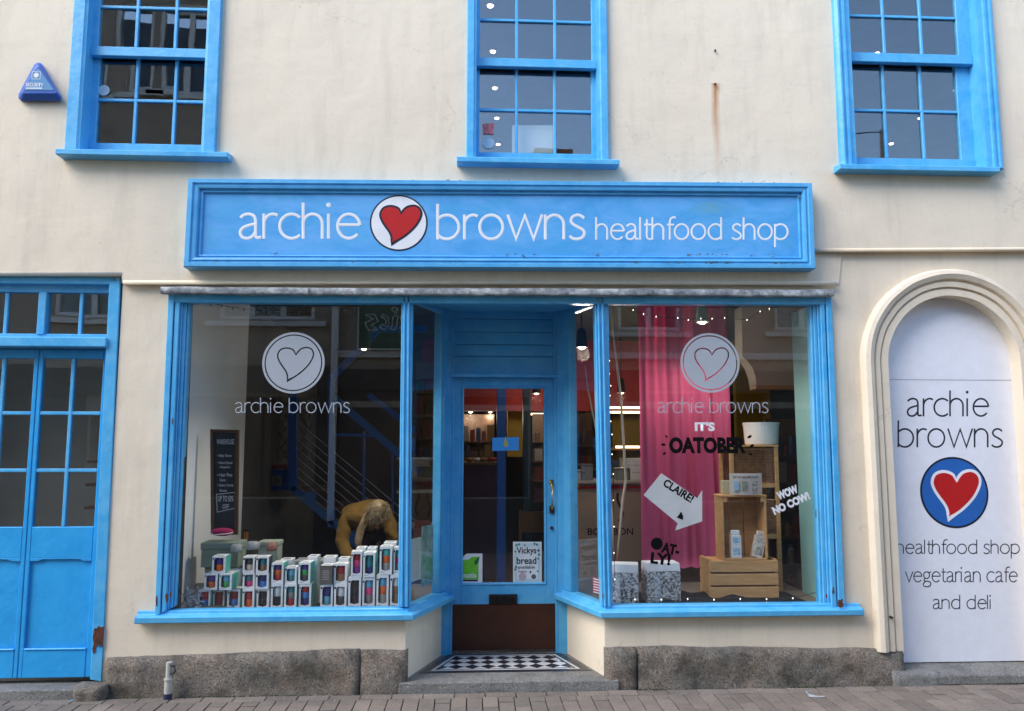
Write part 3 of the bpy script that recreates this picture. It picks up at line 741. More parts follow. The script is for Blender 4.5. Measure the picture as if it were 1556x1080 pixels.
# ---- arch moulding and the painted panel inside
prof = [(0, .10), (0, -.022), (.048, -.024), (.052, -.012), (.06, -.012), (.064, -.034), (.098, -.038), (.102, -.026), (.112, -.026), (.118, -.05), (.150, -.066), (.178, -.056), (.192, -.03), (.196, .01)]
loops = []
for o, y in prof:
    L = arch_loop(o, .30 if o < .01 else .30, 60)
    L = [(p[0] + noise.noise((p[0] * 7, p[1] * 7, o * 9)) * .004, p[1] + noise.noise((p[0] * 7, p[1] * 7, 5 + o * 9)) * .004) for p in L]
    loops.append([(p[0], y, p[1]) for p in L])
b = B(); b.rings(loops, False); arch = link('arch_moulding', to_mesh(b.bm), WALL, bld)
PANELW = pm('white_painted_board', (.80, .81, .87), (.78, .79, .85), .5, 2.0, .06, 12, fine=(14, (.55, .52, .50), .12))
PY = .09; PZ = Z(1450, 1006, PY)
pan = fill([arch_loop(-.001, PZ + .003)], PY, PY + .03); panel = link('arch_panel', pan, PANELW, bld)
B().box(AXL + .004, AXR - .004, PY - .0015, PY - .0002, Z(1450, 577, PY) - .002, Z(1450, 577, PY) + .0015).out('board_joint', pm('joint_grey', (.30, .30, .33), None, .8), panel)
lettering('archie', 1379, 1502, 632, 26.5, PY - .0005, 2.7, NAVYP, panel)
lettering('browns', 1365, 1523, 679, 27.5, PY - .0005, 2.7, NAVYP, panel)
lettering('healthfood shop', 1362, 1549, 841, 14.5, PY - .0005, 1.6, NAVYP, panel)
lettering('vegetarian cafe', 1376, 1546, 884, 15.5, PY - .0005, 1.6, NAVYP, panel)
lettering('and deli', 1418, 1505, 925, 14.5, PY - .0005, 1.6, NAVYP, panel)
def emblem(cpx, rpx, y, par, layers):
    """layers: (kind, size, material) from back to front, each a thin plate"""
    c = W(cpx[0], cpx[1], y); r = rpx * (c.y - CAM.y) / F
    for i, (kd, sz, mt) in enumerate(layers):
        L = circ(c.x, c.z, r * sz) if kd == 'disc' else heart_g(c.x + .02 * r, c.z + .02 * r, r * .97, sz)
        link('emblem_layer' if i else 'emblem', fill([L], y - .0012 * (i + 1), y - .0012 * i + .0004), mt, par)
emblem((1450, 748), 54.5, PY, panel, [('disc', 1, NAVYP), ('disc', .945, EMBLUE), ('heart', .055, WHITEP), ('heart', -.03, REDP)])

# ---- the blue double door on the left with its fanlight
jy = -.012
dd = B().prism([(X(166, 424, jy), Z(166, 432, jy)), (X(183, 419, jy), Z(183, 419, jy)), (X(154, 1036, jy), Z(154, 1036, jy)), (X(137, 1023, jy), Z(137, 1033, jy))][::-1], jy, .10).out('double_door', BLUE, bld, bev=.004)
dd['label'] = 'bright blue panelled double door with small panes'
xr = -2.447                                   # inside of the right jamb
zt = Z(80, 420, 0)
B().box(-5.0, xr + .02, -.008, .10, Z(80, 431, 0), zt).out('head', BLUE, dd, bev=.004)
ty = .045
B().box(-5.0, xr, ty, .11, Z(80, 444, ty), Z(80, 428, ty)).out('head', BLUE, dd, bev=.003)
B().box(-5.0, xr, -.035, .11, Z(80, 527, -.02), Z(80, 512, -.02)).out('transom', BLUE, dd, bev=.006)
B().box(-5.0, xr, ty, .11, Z(80, 513, ty), Z(80, 507, ty)).out('transom_bead', BLUE, dd, bev=.003)
fz0, fz1 = Z(80, 508, ty), Z(80, 444, ty)
mx0, mx1 = X(58, 475, ty), X(70, 475, ty)
B().box(mx0, mx1, ty - .01, .11, fz0, fz1).out('mullion', BLUE, dd, bev=.004)
sash_grid(dd, mx1, xr, fz0, fz1, ty + .03, 2, 1, .024, OLDGLASS, BLUE)
w2 = xr - mx1
sash_grid(dd, mx0 - w2, mx0, fz0, fz1, ty + .03, 2, 1, .024, OLDGLASS, BLUE)
B().box(mx0 - w2 - .1, mx0 - w2, ty - .01, .11, fz0, fz1).out('mullion', BLUE, dd)
# leaves
ly = .085
lz = [Z(100, 545, ly), Z(100, 800, ly)]
gz0, gz1 = lz[1], lz[0]
s0, s1 = X(52.5, 560, ly), X(66, 560, ly)
topz = Z(100, 531, ly); botz = Z(80, 1029, ly)
mid = (s0 + s1) / 2
xr2 = X(157.5, 560, ly) 
for a0, a1, sg in ((s1, xr2, 1), (s0 - (xr2 - s1), s0, -1)):
    lo_x, hi_x = (mid + .002, xr + .01) if sg == 1 else (a0 - .09, mid - .002)
    nm = 'door_leaf'
    leaf = B().box(lo_x, a0, ly - .012, ly + .03, botz, topz).out(nm, BLUED, dd, bev=.004)
    B().box(a1, hi_x, ly - .012, ly + .03, botz, topz).out('stile', BLUED, dd, bev=.004)
    B().box(a0, a1, ly - .012, ly + .03, gz1, topz).out('rail', BLUED, dd, bev=.004)
    lr = Z(100, 847, ly); br = Z(100, 987, ly)
    B().box(a0, a1, ly - .012, ly + .03, lr, gz0).out('rail', BLUED, dd, bev=.004)
    B().box(a0, a1, ly - .014, ly + .03, botz, br).out('rail', BLUED, dd, bev=.004)
    B().box(a0 + .0, a1, ly - .02, ly + .0, br, br + .014).out('rail_bead', BLUED, dd, bev=.005)
    # sunk panel with a raised field whose top corners are shouldered
    e = .022; pz = lr
    B().box(a0, a1, ly + .006, ly + .02, br, lr).out('panel', BLUED, dd)
    sh = [(a0 - .0, lr + .001), (a0 + .0, lr - .022), (a0 + .05, lr - .022), (a0 + .085, lr - .006), (a1 - .085, lr - .006), (a1 - .05, lr - .022), (a1, lr - .022), (a1, lr + .001)]
    B().prism(sh, ly - .0115, ly + .012).out('panel_shoulder', BLUED, dd, bev=.002)
    sash_grid(dd, a0, a1, gz0, gz1, ly + .005, 2, 3, .024, OLDGLASS, BLUE)
# rot at the foot of the jamb
RUST = pm('rotten_timber', (.16, .04, .018), (.05, .02, .012), .95, 30, .9, 60)
rl = random.Random(2); pts = []
for x, y in ((143, 957), (145, 954), (147, 955), (150, 951), (153, 953), (158, 952), (157.5, 960), (157, 966), (156.5, 975), (156, 984), (154, 978), (152, 984), (150, 975), (148, 983), (146, 980), (145, 990), (142, 993), (141, 985), (143, 977), (141, 970), (142, 964)): pts.append((X(x, y, jy), Z(x, y, jy)))
link('rotten_patch', fill([pts], jy - .004, jy + .01), RUST, dd)
# small garage-side rooms behind the double door stay dark; a pale work bench and shelf behind the panes
B().box(-4.6, -2.15, 1.2, 1.3, .15, 3.0).out('store_back_wall', pm('store_wall', (.30, .285, .265), None, .8), bld)
for zz in (1.2, 1.38, 1.56): B().box(-3.0, -2.75, 1.0, 1.19, zz, zz + .02).out('store_shelf', DWOOD, bld)

# rot and lost paint at the feet of the shopfront posts and sash frames, split sill ends
rr_ = random.Random(21)
def ragged(cx, cy, rx, ry, y, par, n=22):
    L = []
    for k in range(n):
        t_ = 2 * math.pi * k / n; r_ = 1 + .45 * noise.noise((math.cos(t_) * 1.7 + cx, math.sin(t_) * 1.7, cy)) + rr_.uniform(-.18, .18)
        L.append((X(cx + rx * r_ * math.cos(t_), cy + ry * r_ * math.sin(t_), y), Z(cx + rx * r_ * math.cos(t_), cy + ry * r_ * math.sin(t_), y)))
    link('rotten_patch', fill([L], y - .0015, y + .004), RUST, par)
for cx_, cy_, rx_, ry_, y_ in ((253, 908, 2.2, 6, -.036), (259, 903, 1.2, 4, -.036), (1277, 917, 4.5, 6, -.071), (1266, 897, 1.2, 5, -.029), (238, 912, 1.0, 8, -.036), (1256, 905, 1.0, 3, -.02), (916, 905, .8, 4, -.03), (262, 640, .6, 5, -.036), (1240, 780, .5, 6, -.01)):
    ragged(cx_, cy_, rx_, ry_, y_, shopfront)
# ---- iron pins and hole in the wall
IRON = pm('rusted_iron', (.05, .025, .015), None, .8, metal=.5)
for px, py in ((1086, 77), (1086, 128)):
    p = W(px, py, -.045); B().tube([(p.x, .0, p.z), (p.x, -.06, p.z), (p.x + .001, -.064, p.z - .012)], .0055, 8).out('iron_pin', IRON, bld)
p = W(1352, 937, -.03); B().tube([(p.x, .0, p.z), (p.x, -.062, p.z)], .009, 8).out('iron_pin', IRON, bld)

# =================================================================== FASCIA SIGN
sy = -.155
sc4 = [W(285, 270, sy), W(1235, 277, sy), W(1240, 408, sy), W(278, 405, sy)]
sign = thing('fascia_sign', ((sc4[2].x + sc4[3].x) / 2, -.06, min(sc4[2].z, sc4[3].z)), 'long blue framed fascia sign with white lettering and a red heart emblem', 'sign')
def sl_(i):
    tl, tr, br, bl = sc4
    return [(tl.x + i, tl.z - i * .9), (tr.x - i, tr.z - i * .9), (br.x - i, br.z + i * .9), (bl.x + i, bl.z + i * .9)]
prof = [(0, -.045), (0, sy + .012), (.006, sy), (.034, sy), (.040, sy + .012), (.052, sy + .012), (.056, sy + .004), (.072, sy + .008), (.078, sy + .03), (.088, sy + .03), (.092, sy + .024), (.099, sy + .026), (.102, sy + .045)]
corner = ringmesh(sl_, prof)
corner.out('moulded_frame', BLUEL, sign)
SY = sy + .040
def panel_mat():
    m, n, l, b = nt('weathered_sign_panel'); g = n.new('ShaderNodeNewGeometry'); pos = g.outputs['Position']
    t = noise_node(n, l, pos, 2.6, 8, .72, (.7, 1, 1.6), .6); c = mix(n, l, ramp(n, l, t.outputs[0], .42, .58).outputs[0], (.115, .40, .78), (.055, .33, .70))
    t2 = noise_node(n, l, pos, 6, 8, .8, (.6, 1, 1.8), .4); c = mix(n, l, math_(n, l, 'MULTIPLY', ramp(n, l, t2.outputs[0], .50, .62).outputs[0], .6), c, (.050, .37, .66))
    # algae bloom near the right end
    sx = n.new('ShaderNodeSeparateXYZ'); l.new(pos, sx.inputs[0]); q_ = W(1085, 315, SY)
    dx = math_(n, l, 'DIVIDE', math_(n, l, 'SUBTRACT', sx.outputs[0], q_.x), .22); dz = math_(n, l, 'DIVIDE', math_(n, l, 'SUBTRACT', sx.outputs[2], q_.z), .09)
    rr = math_(n, l, 'SQRT', math_(n, l, 'ADD', math_(n, l, 'MULTIPLY', dx, dx), math_(n, l, 'MULTIPLY', dz, dz)))
    k = math_(n, l, 'MULTIPLY', math_(n, l, 'SUBTRACT', 1.0, rr, None, True), ramp(n, l, t2.outputs[0], .40, .60).outputs[0])
    c = mix(n, l, math_(n, l, 'MULTIPLY', k, .75), c, (.16, .36, .33))
    l.new(c, b.inputs['Base Color']); b.inputs['Roughness'].default_value = .45
    bp = n.new('ShaderNodeBump'); bp.inputs['Strength'].default_value = .1; bp.inputs['Distance'].default_value = .01
    l.new(t.outputs[0], bp.inputs['Height']); l.new(bp.outputs[0], b.inputs['Normal']); return m
i_ = .09; B().prism(sl_(i_)[::-1], SY, SY + .03).out('panel', panel_mat(), sign)
lettering('archie', 365, 547, 362, 37, SY - .0005, 4.5, WHITEP, sign)
lettering('browns', 665, 888, 363, 36.5, SY - .0005, 4.5, WHITEP, sign)
lettering('healthfood shop', 906, 1197, 363.5, 23, SY - .0005, 3.1, WHITEP, sign)
emblem((606, 338.5), 44.5, SY, sign, [('disc', 1, NAVYP), ('disc', .945, WHITEP), ('heart', .06, NAVYP), ('heart', -.02, REDP)])
# moss, lichen and rot specks along the lower mouldings
MOSS = pm('ochre_lichen', (.18, .14, .04), (.10, .10, .05), .95, 60, .8, 200)
rm = random.Random(11); mb = B()
for cx, cy, sp, n in ((1075, 386, 18, 14), (1045, 386, 8, 8), (1145, 387, 6, 6), (1175, 387, 7, 6), (1090, 399, 22, 14), (965, 398, 6, 5), (905, 386, 12, 6), (300, 275, 6, 5), (282, 397, 5, 9), (1030, 401, 20, 10), (1095, 278, 10, 5), (420, 384, 4, 3), (560, 400, 60, 14), (340, 399, 25, 9), (800, 387, 60, 10), (1215, 300, 3, 5), (1190, 401, 20, 9), (700, 275, 200, 14), (1150, 277, 40, 8), (700, 400, 30, 5), (860, 277, 20, 5)):
    for _ in range(n):
        x = cx + rm.gauss(0, sp * .5); y = cy + rm.gauss(0, 1.1); p = W(x, y, sy + .012)
        if not (280 < x < 1236): continue
        mb.ball((p.x, sy + (.006 if 392 < cy or cy < 285 else .022), p.z), rm.uniform(.002, .006), rm.uniform(1, 2.4), .5, .6, 6)
mb.out('lichen', MOSS, sign, kind='stuff')

# =================================================================== ALARM BOX
ay = -.045
al = thing('alarm_box', (W(58, 150).x, ay, W(58, 150).z), 'blue triangular alarm box on the cream wall left of the windows', 'alarm box')
o3 = [(28, 149), (28, 143), (52, 98), (56, 95), (61, 95), (65, 99), (93, 146), (93, 152), (90, 153), (32, 153)]
i3 = [(34, 140), (36, 138), (54, 103), (56.5, 101), (59, 101), (62, 104), (86, 139), (87, 141), (85, 142), (37, 142)]
b = B(); A = [(p.x, -.045, p.z) for p in (W(x, y, -.045) for x, y in o3)]; Bq = [(p.x, -.075, p.z) for p in (W(x, y, -.075) for x, y in o3)]; Cq = [(p.x, -.115, p.z) for p in (W(x, y, -.115) for x, y in i3)]
b.rings([A, Bq, Cq]); b.bm.verts.ensure_lookup_table(); b.bm.faces.new(b.bm.verts[20:30])
NAVB = pm('alarm_blue_plastic', (.014, .10, .42), None, .35, 3, .02); SKYB = pm('alarm_pale_face', (.09, .28, .50), (.07, .23, .44), .35)
link('casing', to_mesh(b.bm, .003), NAVB, al)
b = B(); f3 = [(37, 137), (55, 105), (60, 105), (82, 137)]
b.prism([(W(x, y, -.1165).x, W(x, y, -.1165).z) for x, y in f3][::-1], -.1175, -.112); b.out('face_plate', SKYB, al, bev=.001)
text_px('SECURITY', 39, 126, 66, 131, -.1185, WHITEP, al, bold=.02)
c = W(55, 114, -.118); link('logo', fill([circ(c.x, c.z, .017, 24)], -.1187, -.117), WHITEP, al)
B().px([(39, 133), (64, 133), (64, 134.6), (39, 134.6)], -.1187, -.117).out('logo_bar', WHITEP, al)
ringmesh(lambda i: rect(c.x - .029 + i, c.x + .029 - i, c.z - .029 + i, c.z + .026 - i), [(0, -.1175), (0, -.1186), (.003, -.1186), (.003, -.1175)]).out('logo_frame', WHITEP, al)

# =================================================================== THE STREET OPPOSITE (seen in the glass)
OY = -9.0
def V(px, py):
    p = W(px, py, .1 - OY); return p
BRICK = pm('dark_roughcast', (.48, .40, .33), (.36, .29, .24), .9, 2.5, .6, 30, fine=(30, (.24, .19, .15), .6))
BRICK2 = pm('grey_brown_render', (.50, .43, .36), (.40, .34, .28), .9, 1.6, .4, 20, fine=(26, (.26, .21, .17), .6))
UPVC = pm('white_window_frame', (.75, .75, .74), None, .4)
opp = thing('opposite_building', (0, OY, GZ), 'brown terrace across the street, mirrored in the shop windows', 'building')
tx1 = V(514, 500).x
holes = []
def owin(a, b_, c, d): p = V(a, b_); q_ = V(c, d); return (min(p.x, q_.x), max(p.x, q_.x), min(p.z, q_.z), max(p.z, q_.z))
ows = [owin(334, 484, 480, 392), owin(180, 140, 250, 15), owin(255, 140, 330, 15), owin(60, 140, 150, 15), owin(100, 484, 240, 392)]
lws = [owin(940, 500, 1032, 400), owin(1180, 500, 1300, 400), owin(700, 500, 800, 400)]
tall = [(-14, GZ - .2), (tx1, GZ - .2), (tx1, 10.6), (-14, 10.6)]
link('wall', fill([tall] + [rect(*w) for w in ows] + [rect(-6.6, -5.6, GZ + .1, 2.3), rect(-5.2, -2.9, .8, 2.6)], OY, OY - .3), BRICK, opp)
lowz = V(900, 262).z
link('wall', fill([[(tx1, GZ - .2), (16, GZ - .2), (16, lowz), (tx1, lowz)]] + [rect(*w) for w in lws] + [rect(-1.2, 1.2, .7, 2.7), rect(1.8, 2.8, GZ + .1, 2.5), rect(3.3, 5.6, .7, 2.7)], OY - .06, OY - .36), BRICK2, opp)
B().box(-14, tx1 - .3, OY - .9, OY - .8, 0, 10).out('room_back', DARK, opp); B().box(tx1, 16, OY - .95, OY - .85, 0, lowz - .1).out('room_back', DARK, opp)
B().hexa([(-14, OY + .25, 10.5), (tx1 + .2, OY + .25, 10.5), (tx1 + .2, OY - 4, 12.3), (-14, OY - 4, 12.3), (-14, OY + .25, 10.65), (tx1 + .2, OY + .25, 10.65), (tx1 + .2, OY - 4, 12.45), (-14, OY - 4, 12.45)]).out('roof', SLATE, opp)
B().hexa([(tx1, OY + .2, lowz - .05), (16, OY + .2, lowz - .05), (16, OY - 3.0, lowz + .55), (tx1, OY - 3.0, lowz + .55), (tx1, OY + .2, lowz + .05), (16, OY + .2, lowz + .05), (16, OY - 3.0, lowz + .65), (tx1, OY - 3.0, lowz + .65)]).out('roof', SLATE, opp)
B().box(tx1 - .3, tx1, OY - 7, OY - .3, 0, 10.6).out('gable_wall', BRICK, opp)
for w in ows + lws:
    x0, x1, z0, z1 = w; yy = OY - .04 if w in ows else OY - .1
    wf = ringmesh(lambda i: rect(x0 + i, x1 - i, z0 + i, z1 - i), [(-.05, yy + .06), (-.05, yy + .03), (0, yy + .03), (.06, yy), (.06, yy - .1)]).out('window', UPVC, opp)
    nb = 3 if (x1 - x0) > 1.3 else 2
    for i in range(1, nb):
        xx = x0 + (x1 - x0) * i / nb; B().box(xx - .05, xx + .05, yy - .05, yy + .01, z0 + .05, z1 - .05).out('mullion', UPVC, wf)
    B().box(x0 + .03, x1 - .03, yy - .06, yy - .05, z0 + .03, z1 - .03).out('pane', GLASS, wf)
    B().box(x0 - .22, x1 + .22, yy - .02, yy + .14, z0 - .14, z0 - .05).out('sill', UPVC, wf)
p = V(512, 450)
B().tube([(p.x, OY + .10, 10.4), (p.x, OY + .10, 5), (p.x, OY + .10, V(512, 790).z)], .065, 12).out('drainpipe', pm('pale_drainpipe', (.85, .84, .82), None, .5), opp)
for z_ in (V(900, 545).z, V(900, 620).z): B().box(tx1 + .02, 16, OY - .1, OY + .04, z_, z_ + .12).out('string_course', UPVC if z_ > 3 else BRICK2, opp)
for x_, z_ in ((1.9, lowz + .5), (6.3, lowz + .6)): B().box(x_ - .5, x_ + .5, OY - 2.6, OY - 1.9, lowz - .2, z_ + .75).out('chimney', pm('orange_brick', (.42, .20, .09), None, .9), opp)
BLKF = pm('black_shopfront_paint', (.07, .065, .06), None, .6)
B().box(-13, tx1 - .05, OY + .005, OY + .07, GZ - .1, .78).out('stall_riser', BLKF, opp); B().box(-13, tx1 - .05, OY + .005, OY + .09, 2.65, 3.15).out('shop_fascia', BLKF, opp)
B().box(tx1 + .05, 15, OY - .055, OY + .03, GZ - .1, .68).out('stall_riser', BLKF, opp); B().box(tx1 + .05, 15, OY - .055, OY + .05, 2.72, 3.1).out('shop_fascia', BLKF, opp)
for xa_, xb_ in ((-13, -6.65), (-5.55, -5.22), (-2.88, tx1 - .05)): B().box(xa_, xb_, OY + .006, OY + .05, .785, 2.645).out('shopfront_panel', BLKF, opp)
for xa_, xb_ in ((tx1 + .05, -1.22), (1.22, 1.78), (2.82, 3.28), (5.62, 15)): B().box(xa_, xb_, OY - .054, OY + .02, .685, 2.715).out('shopfront_panel', BLKF, opp)
# shop sign over there: the letters read backwards in the glass
g0, g1 = V(545, 531), V(668, 452)
osg = thing('shop_sign', ((g0.x + g1.x) / 2, OY + .05, g0.z), 'dark green sign across the street, its outlined letters mirrored in the left window', 'sign')
GREENS = pm('dark_green_sign', (.03, .13, .085), None, .5)
B().box(g0.x, g1.x, OY + .045, OY + .10, g0.z, g1.z).out('board', GREENS, osg)
ringmesh(lambda i: rect(g0.x + i, g1.x - i, g0.z + i, g1.z - i), [(-.015, OY + .045), (-.015, OY + .115), (.01, OY + .115), (.01, OY + .09)]).out('edge', UPVC, osg)
cc = [[(556, 480), (570, 479), (576, 489), (565, 495), (575, 503), (561, 503), (556, 492), (568, 486), (556, 480)],
      [(580, 483), (584, 479), (591, 484), (592, 495), (585, 503), (578, 498), (582, 494), (586, 496), (588, 489), (584, 484), (580, 483)],
      [(598, 484), (601, 480), (605, 482), (604, 497), (600, 503), (594, 500), (597, 496), (598, 484)], [(598, 467), (605, 471), (603, 477), (597, 473), (598, 467)],
      [(609, 484), (612, 480), (617, 484), (616, 503), (609, 500), (611, 492), (609, 484)]]
bm = bmesh.new()
for s in cc: ribbon(bm, [(V(*t).x, V(*t).z) for t in s], .022, OY + .11, -.004)
me = bpy.data.meshes.new('m'); bm.to_mesh(me); bm.free(); link('lettering', me, UPVC, osg)
# pole and wires seen against the sky in the right sash window
p0 = W(1387, 240, 9.1)
pole = thing('telegraph_pole', (p0.x, OY - .6, GZ), 'pale telegraph pole rising behind the terrace across the street', 'pole')
B().tube([(p0.x, OY - .6, GZ), (p0.x, OY - .6, 8.15)], .09, 10, .06).out('shaft', pm('grey_timber', (.35, .31, .27), None, .8), pole)
B().tube([(p0.x, OY - .6, 8.1), (p0.x - 1.6, OY - .5, 7.95), (p0.x - 5, OY - .3, 8.3)], .012, 5).out('wire', BLACK, pole)

# =================================================================== INSIDE: LIGHTS THAT ARE LIT
def hang_lamp(x, y, z, zc, label, shade=None, power=14, r=.035, col=(1, .90, .75)):
    t = thing('pendant_lamp', (x, y, z), label, 'lamp')
    b = B(); b.tube([(x, y, zc), (x, y, z + .16)], .006, 6); b.out('cord', BLACK, t)
    b = B(); b.rings([[(x + rr * math.cos(k * .3927), y + rr * math.sin(k * .3927), z + zz) for k in range(16)] for rr, zz in ((.02, .17), (.035, .15), (.05, .02), (.052, 0), (.046, 0), (.03, .14))]); b.out('lamp_shade', shade or IRON, t, smooth=True)
    b = B(); b.ball((x, y, z + .02), r); b.out('bulb', emis('bulb_glow', (1, .86, .66), 8), t, smooth=True)
    if power:
        li = bpy.data.lights.new('lamp_light', 'SPOT' if y < 1 else 'POINT'); li.energy = power * (.9 if y < 1 else .6)
        if y < 1: li.spot_size = R(150); li.spot_blend = .8
        li.color = col; li.shadow_soft_size = .06
        lo = bpy.data.objects.new('lamp_light', li); COL.objects.link(lo); lo.parent = t; lo.location = (0, 0, -.06)
    return t
pw = W(1067, 484, .58)
hang_lamp(pw.x, .58, pw.z - .03, 3.02, 'pale green spotlight hanging over the pink curtain', pm('pale_green_shade', (.25, .38, .34), None, .5), 12)
pw = W(553, 531, .62); hang_lamp(pw.x, .62, pw.z, 3.02, 'bright pendant bulb left of the left window post', None, 20, .026)
pw = W(884, 528, 1.3); hang_lamp(pw.x, 1.3, pw.z, 3.02, 'bright pendant bulb in the pane right of the door', None, 8, .035)
for px, py, y, lb_ in ((944, 597, 3.6, 'small bulb left of the pink curtain'), (815, 598, 3.8, 'small bulb at the top right of the door glass')):
    pw = W(px, py, y); hang_lamp(pw.x, y, pw.z, 3.02, lb_, None, 5, .03)
for px, py, y, lb_ in ((715, 626, 5.0, 'tiny warm bulb at the left of the door glass'), (745, 626, 5.2, 'tiny warm bulb beside the blue column')):
    pw = W(px, py, y); hang_lamp(pw.x, y, pw.z, 3.02, lb_, None, 3, .03)
# strip lights on the display shelving behind the counter
for k, (xa, ya, xb, yb, yy) in enumerate(((922, 619, 1012, 620, 3.4), (921, 626, 972, 626, 3.4), (936, 679, 972, 679, 3.2), (803, 629, 830, 629, 4.6), (812, 652, 826, 652, 4.6))):
    a, c = W(xa, ya, yy), W(xb, yb, yy)
    o = B().box(a.x, c.x, yy, yy + .03, a.z - .012, a.z + .012).out('strip_light', emis('strip_glow', (1, .80, .50), 1.3), None,
        label=['upper warm strip light crossing behind the pink curtain', 'lower warm strip light just left of the curtain', 'short warm strip light over the counter shelf', 'short strip light seen in the door glass', 'lower strip light seen in the door glass'][k], cat='strip light')
# downlights in the upstairs ceilings
for k, (px, py) in enumerate(((745, 4), (749, 74), (752, 130), (755, 176), (757, 216), (1332, 77), (1453, 133), (1398, 176), (1354, 215))):
    p = Wz(px, py, 5.612)
    t = thing('ceiling_spotlight', (p.x, p.y, 5.56), 'lit round spotlight %s' % ['near the top of the middle sash window', 'in the left column of panes above the middle meeting rail', 'just below the middle meeting rail', 'above the red sticker', 'beside the round sticker', 'above the meeting rail of the right sash window', 'at the right edge of the right sash window', 'in the bottom row of the right sash window beside the pole', 'low in the middle bottom pane of the right sash window'][k], 'spotlight')
    b = B(); b.lathe((p.x, p.y, 5.585), [(.030, 0), (.038, .002), (.040, .034), (.03, .034)], 16); b.out('rim', UPVC, t)
    b = B(); b.lathe((p.x, p.y, 5.576), [(.024, 0), (.026, .010)], 16); b.out('bulb', emis('downlight_glow', (1, .86, .72), 2.4), t)

# =================================================================== INSIDE: SHOP FITTINGS
IB = BLUEI
# left display: side wall, platform
B().box(-2.079, -2.03, .115, 1.9, FZ - .2, 3.0).out('display_side_wall', WHITEI, bld)
B().px([(262, 446), (290, 446), (271, 925), (245, 925)][::-1], .056, .11).out('display_edge_strip', pm('near_black_timber', (.018, .012, .012), None, .6), bld)
PLY = pm('display_platform', (.16, .13, .10), (.12, .10, .08), .8)
B().poly([(-2.03, .055), (-.40, .055), (-.185, REC + .1), (-.185, .85), (-2.03, .85)], FZ - .05, FZ).out('display_platform', PLY, bld)
NAVYC = pm('navy_cloth', (.012, .016, .04), (.006, .008, .016), .9, 9, .5, 60)
B().poly([(.945, .055), (2.58, .055), (2.58, 1.35), (.745, 1.35), (.745, REC + .1)], FZ - .05, FZ + .0).out('display_platform', PLY, bld)
B().box(X(1238, 700, .3), 2.60, .07, .62, FZ, 2.74).out('display_reveal', pm('duck_egg_paint', (.22, .44, .44), (.20, .40, .40), .7), bld)
# crumpled cloth on the right display floor
def cloth(name, xs0, xs1, ys0, ys1, z, amp, mat, label, cat, nx=40, ny=14, seed=0, th=.004, fn=None):
    bm = bmesh.new(); g = []
    for i in range(nx + 1):
        L = []
        for j in range(ny + 1):
            u, v = i / nx, j / ny; x = xs0 + (xs1 - xs0) * u; y = ys0 + (ys1 - ys0) * v
            h = abs(noise.noise((x * 6 + seed, y * 6, seed))) * amp + abs(noise.noise((x * 17 + seed, y * 17, seed))) * amp * .4
            e = min(u, v, 1 - u, 1 - v); h *= min(1, e * 8) if fn is None else fn(u, v)
            L.append(bm.verts.new((x + noise.noise((x * 9, y * 9, 4)) * .01, y + noise.noise((x * 9, y * 9, 8)) * .006, z + .004 + h)))
        g.append(L)
    for i in range(nx):
        for j in range(ny): bm.faces.new((g[i][j], g[i + 1][j], g[i + 1][j + 1], g[i][j + 1]))
    r = bmesh.ops.solidify(bm, geom=list(bm.faces), thickness=th)
    return link(name, to_mesh(bm), mat, None, label=label, cat=cat, smooth=True)
cloth('dark_cloth', 1.05, 2.42, .10, .62, FZ, .05, NAVYC, 'rumpled navy cloth under the crates in the right window', 'cloth', seed=3)
cloth('hessian_cloth', -1.93, -1.55, .075, .30, FZ, .05, HESS, 'rumpled brown hessian at the left end of the cup boxes', 'cloth', seed=5, nx=24, ny=12)
cloth('hessian_cloth', -1.56, -1.02, .075, .135, FZ, .035, HESS, 'strip of hessian in front of the lowest cup boxes', 'cloth', seed=8, nx=30, ny=6)
# ---- chalk board
cy = .62
t = thing('chalk_board', (W(341, 812, cy).x, cy, W(341, 812, cy).z), 'tall narrow chalk board with brown wooden frame propped against the white side wall', 'chalk board')
q4 = [(320, 652), (363, 653), (361, 812), (321, 812)]
BROWNF = pm('varnished_brown_frame', (.12, .055, .022), (.08, .035, .015), .5)
b = B(); b.px(q4[::-1], cy, cy + .02); b.out('slate', pm('slate_black', (.016, .018, .026), (.024, .026, .034), .8), t)
pp = [W(x, y, cy) for x, y in q4]
ringmesh(lambda i: [(pp[0].x + i, pp[0].z - i), (pp[1].x - i, pp[1].z - i), (pp[2].x - i, pp[2].z + i), (pp[3].x + i, pp[3].z + i)], [(0, cy + .02), (0, cy - .012), (.022, cy - .012), (.025, cy - .001)]).out('frame', BROWNF, t)
CHALK = pm('chalk', (.62, .64, .66), None, .95)
for s, x0_, y0_, x1_, y1_ in (('WAREHOUSE', 329, 667, 356, 675), ('• Baby Shoes', 330, 690, 352, 695), ('• Hand Dyed', 330, 701, 353, 706), ('Napkins', 334, 708, 350, 712), ('• Hair Pins', 330, 719, 353, 724), ('Gone', 334, 727, 343, 731), ('• Select Candy', 330, 735, 355, 740), ('Boxes', 334, 743, 345, 747), ('UP TO 50%', 331, 753, 355, 762), ('OFF', 338, 766, 348, 773)):
    text_px(s, x0_, y0_, x1_, y1_, cy - .002, CHALK, t, bold=.012)
p5 = [W(x, y, cy - .002) for x, y in ((329, 751), (357, 748), (357, 772), (330, 778))]
bm = bmesh.new(); ribbon(bm, [(p.x, p.z) for p in p5 + p5[:1]], .005, cy - .002, .001); me = bpy.data.meshes.new('m'); bm.to_mesh(me); bm.free(); link('chalk_box', me, CHALK, t)
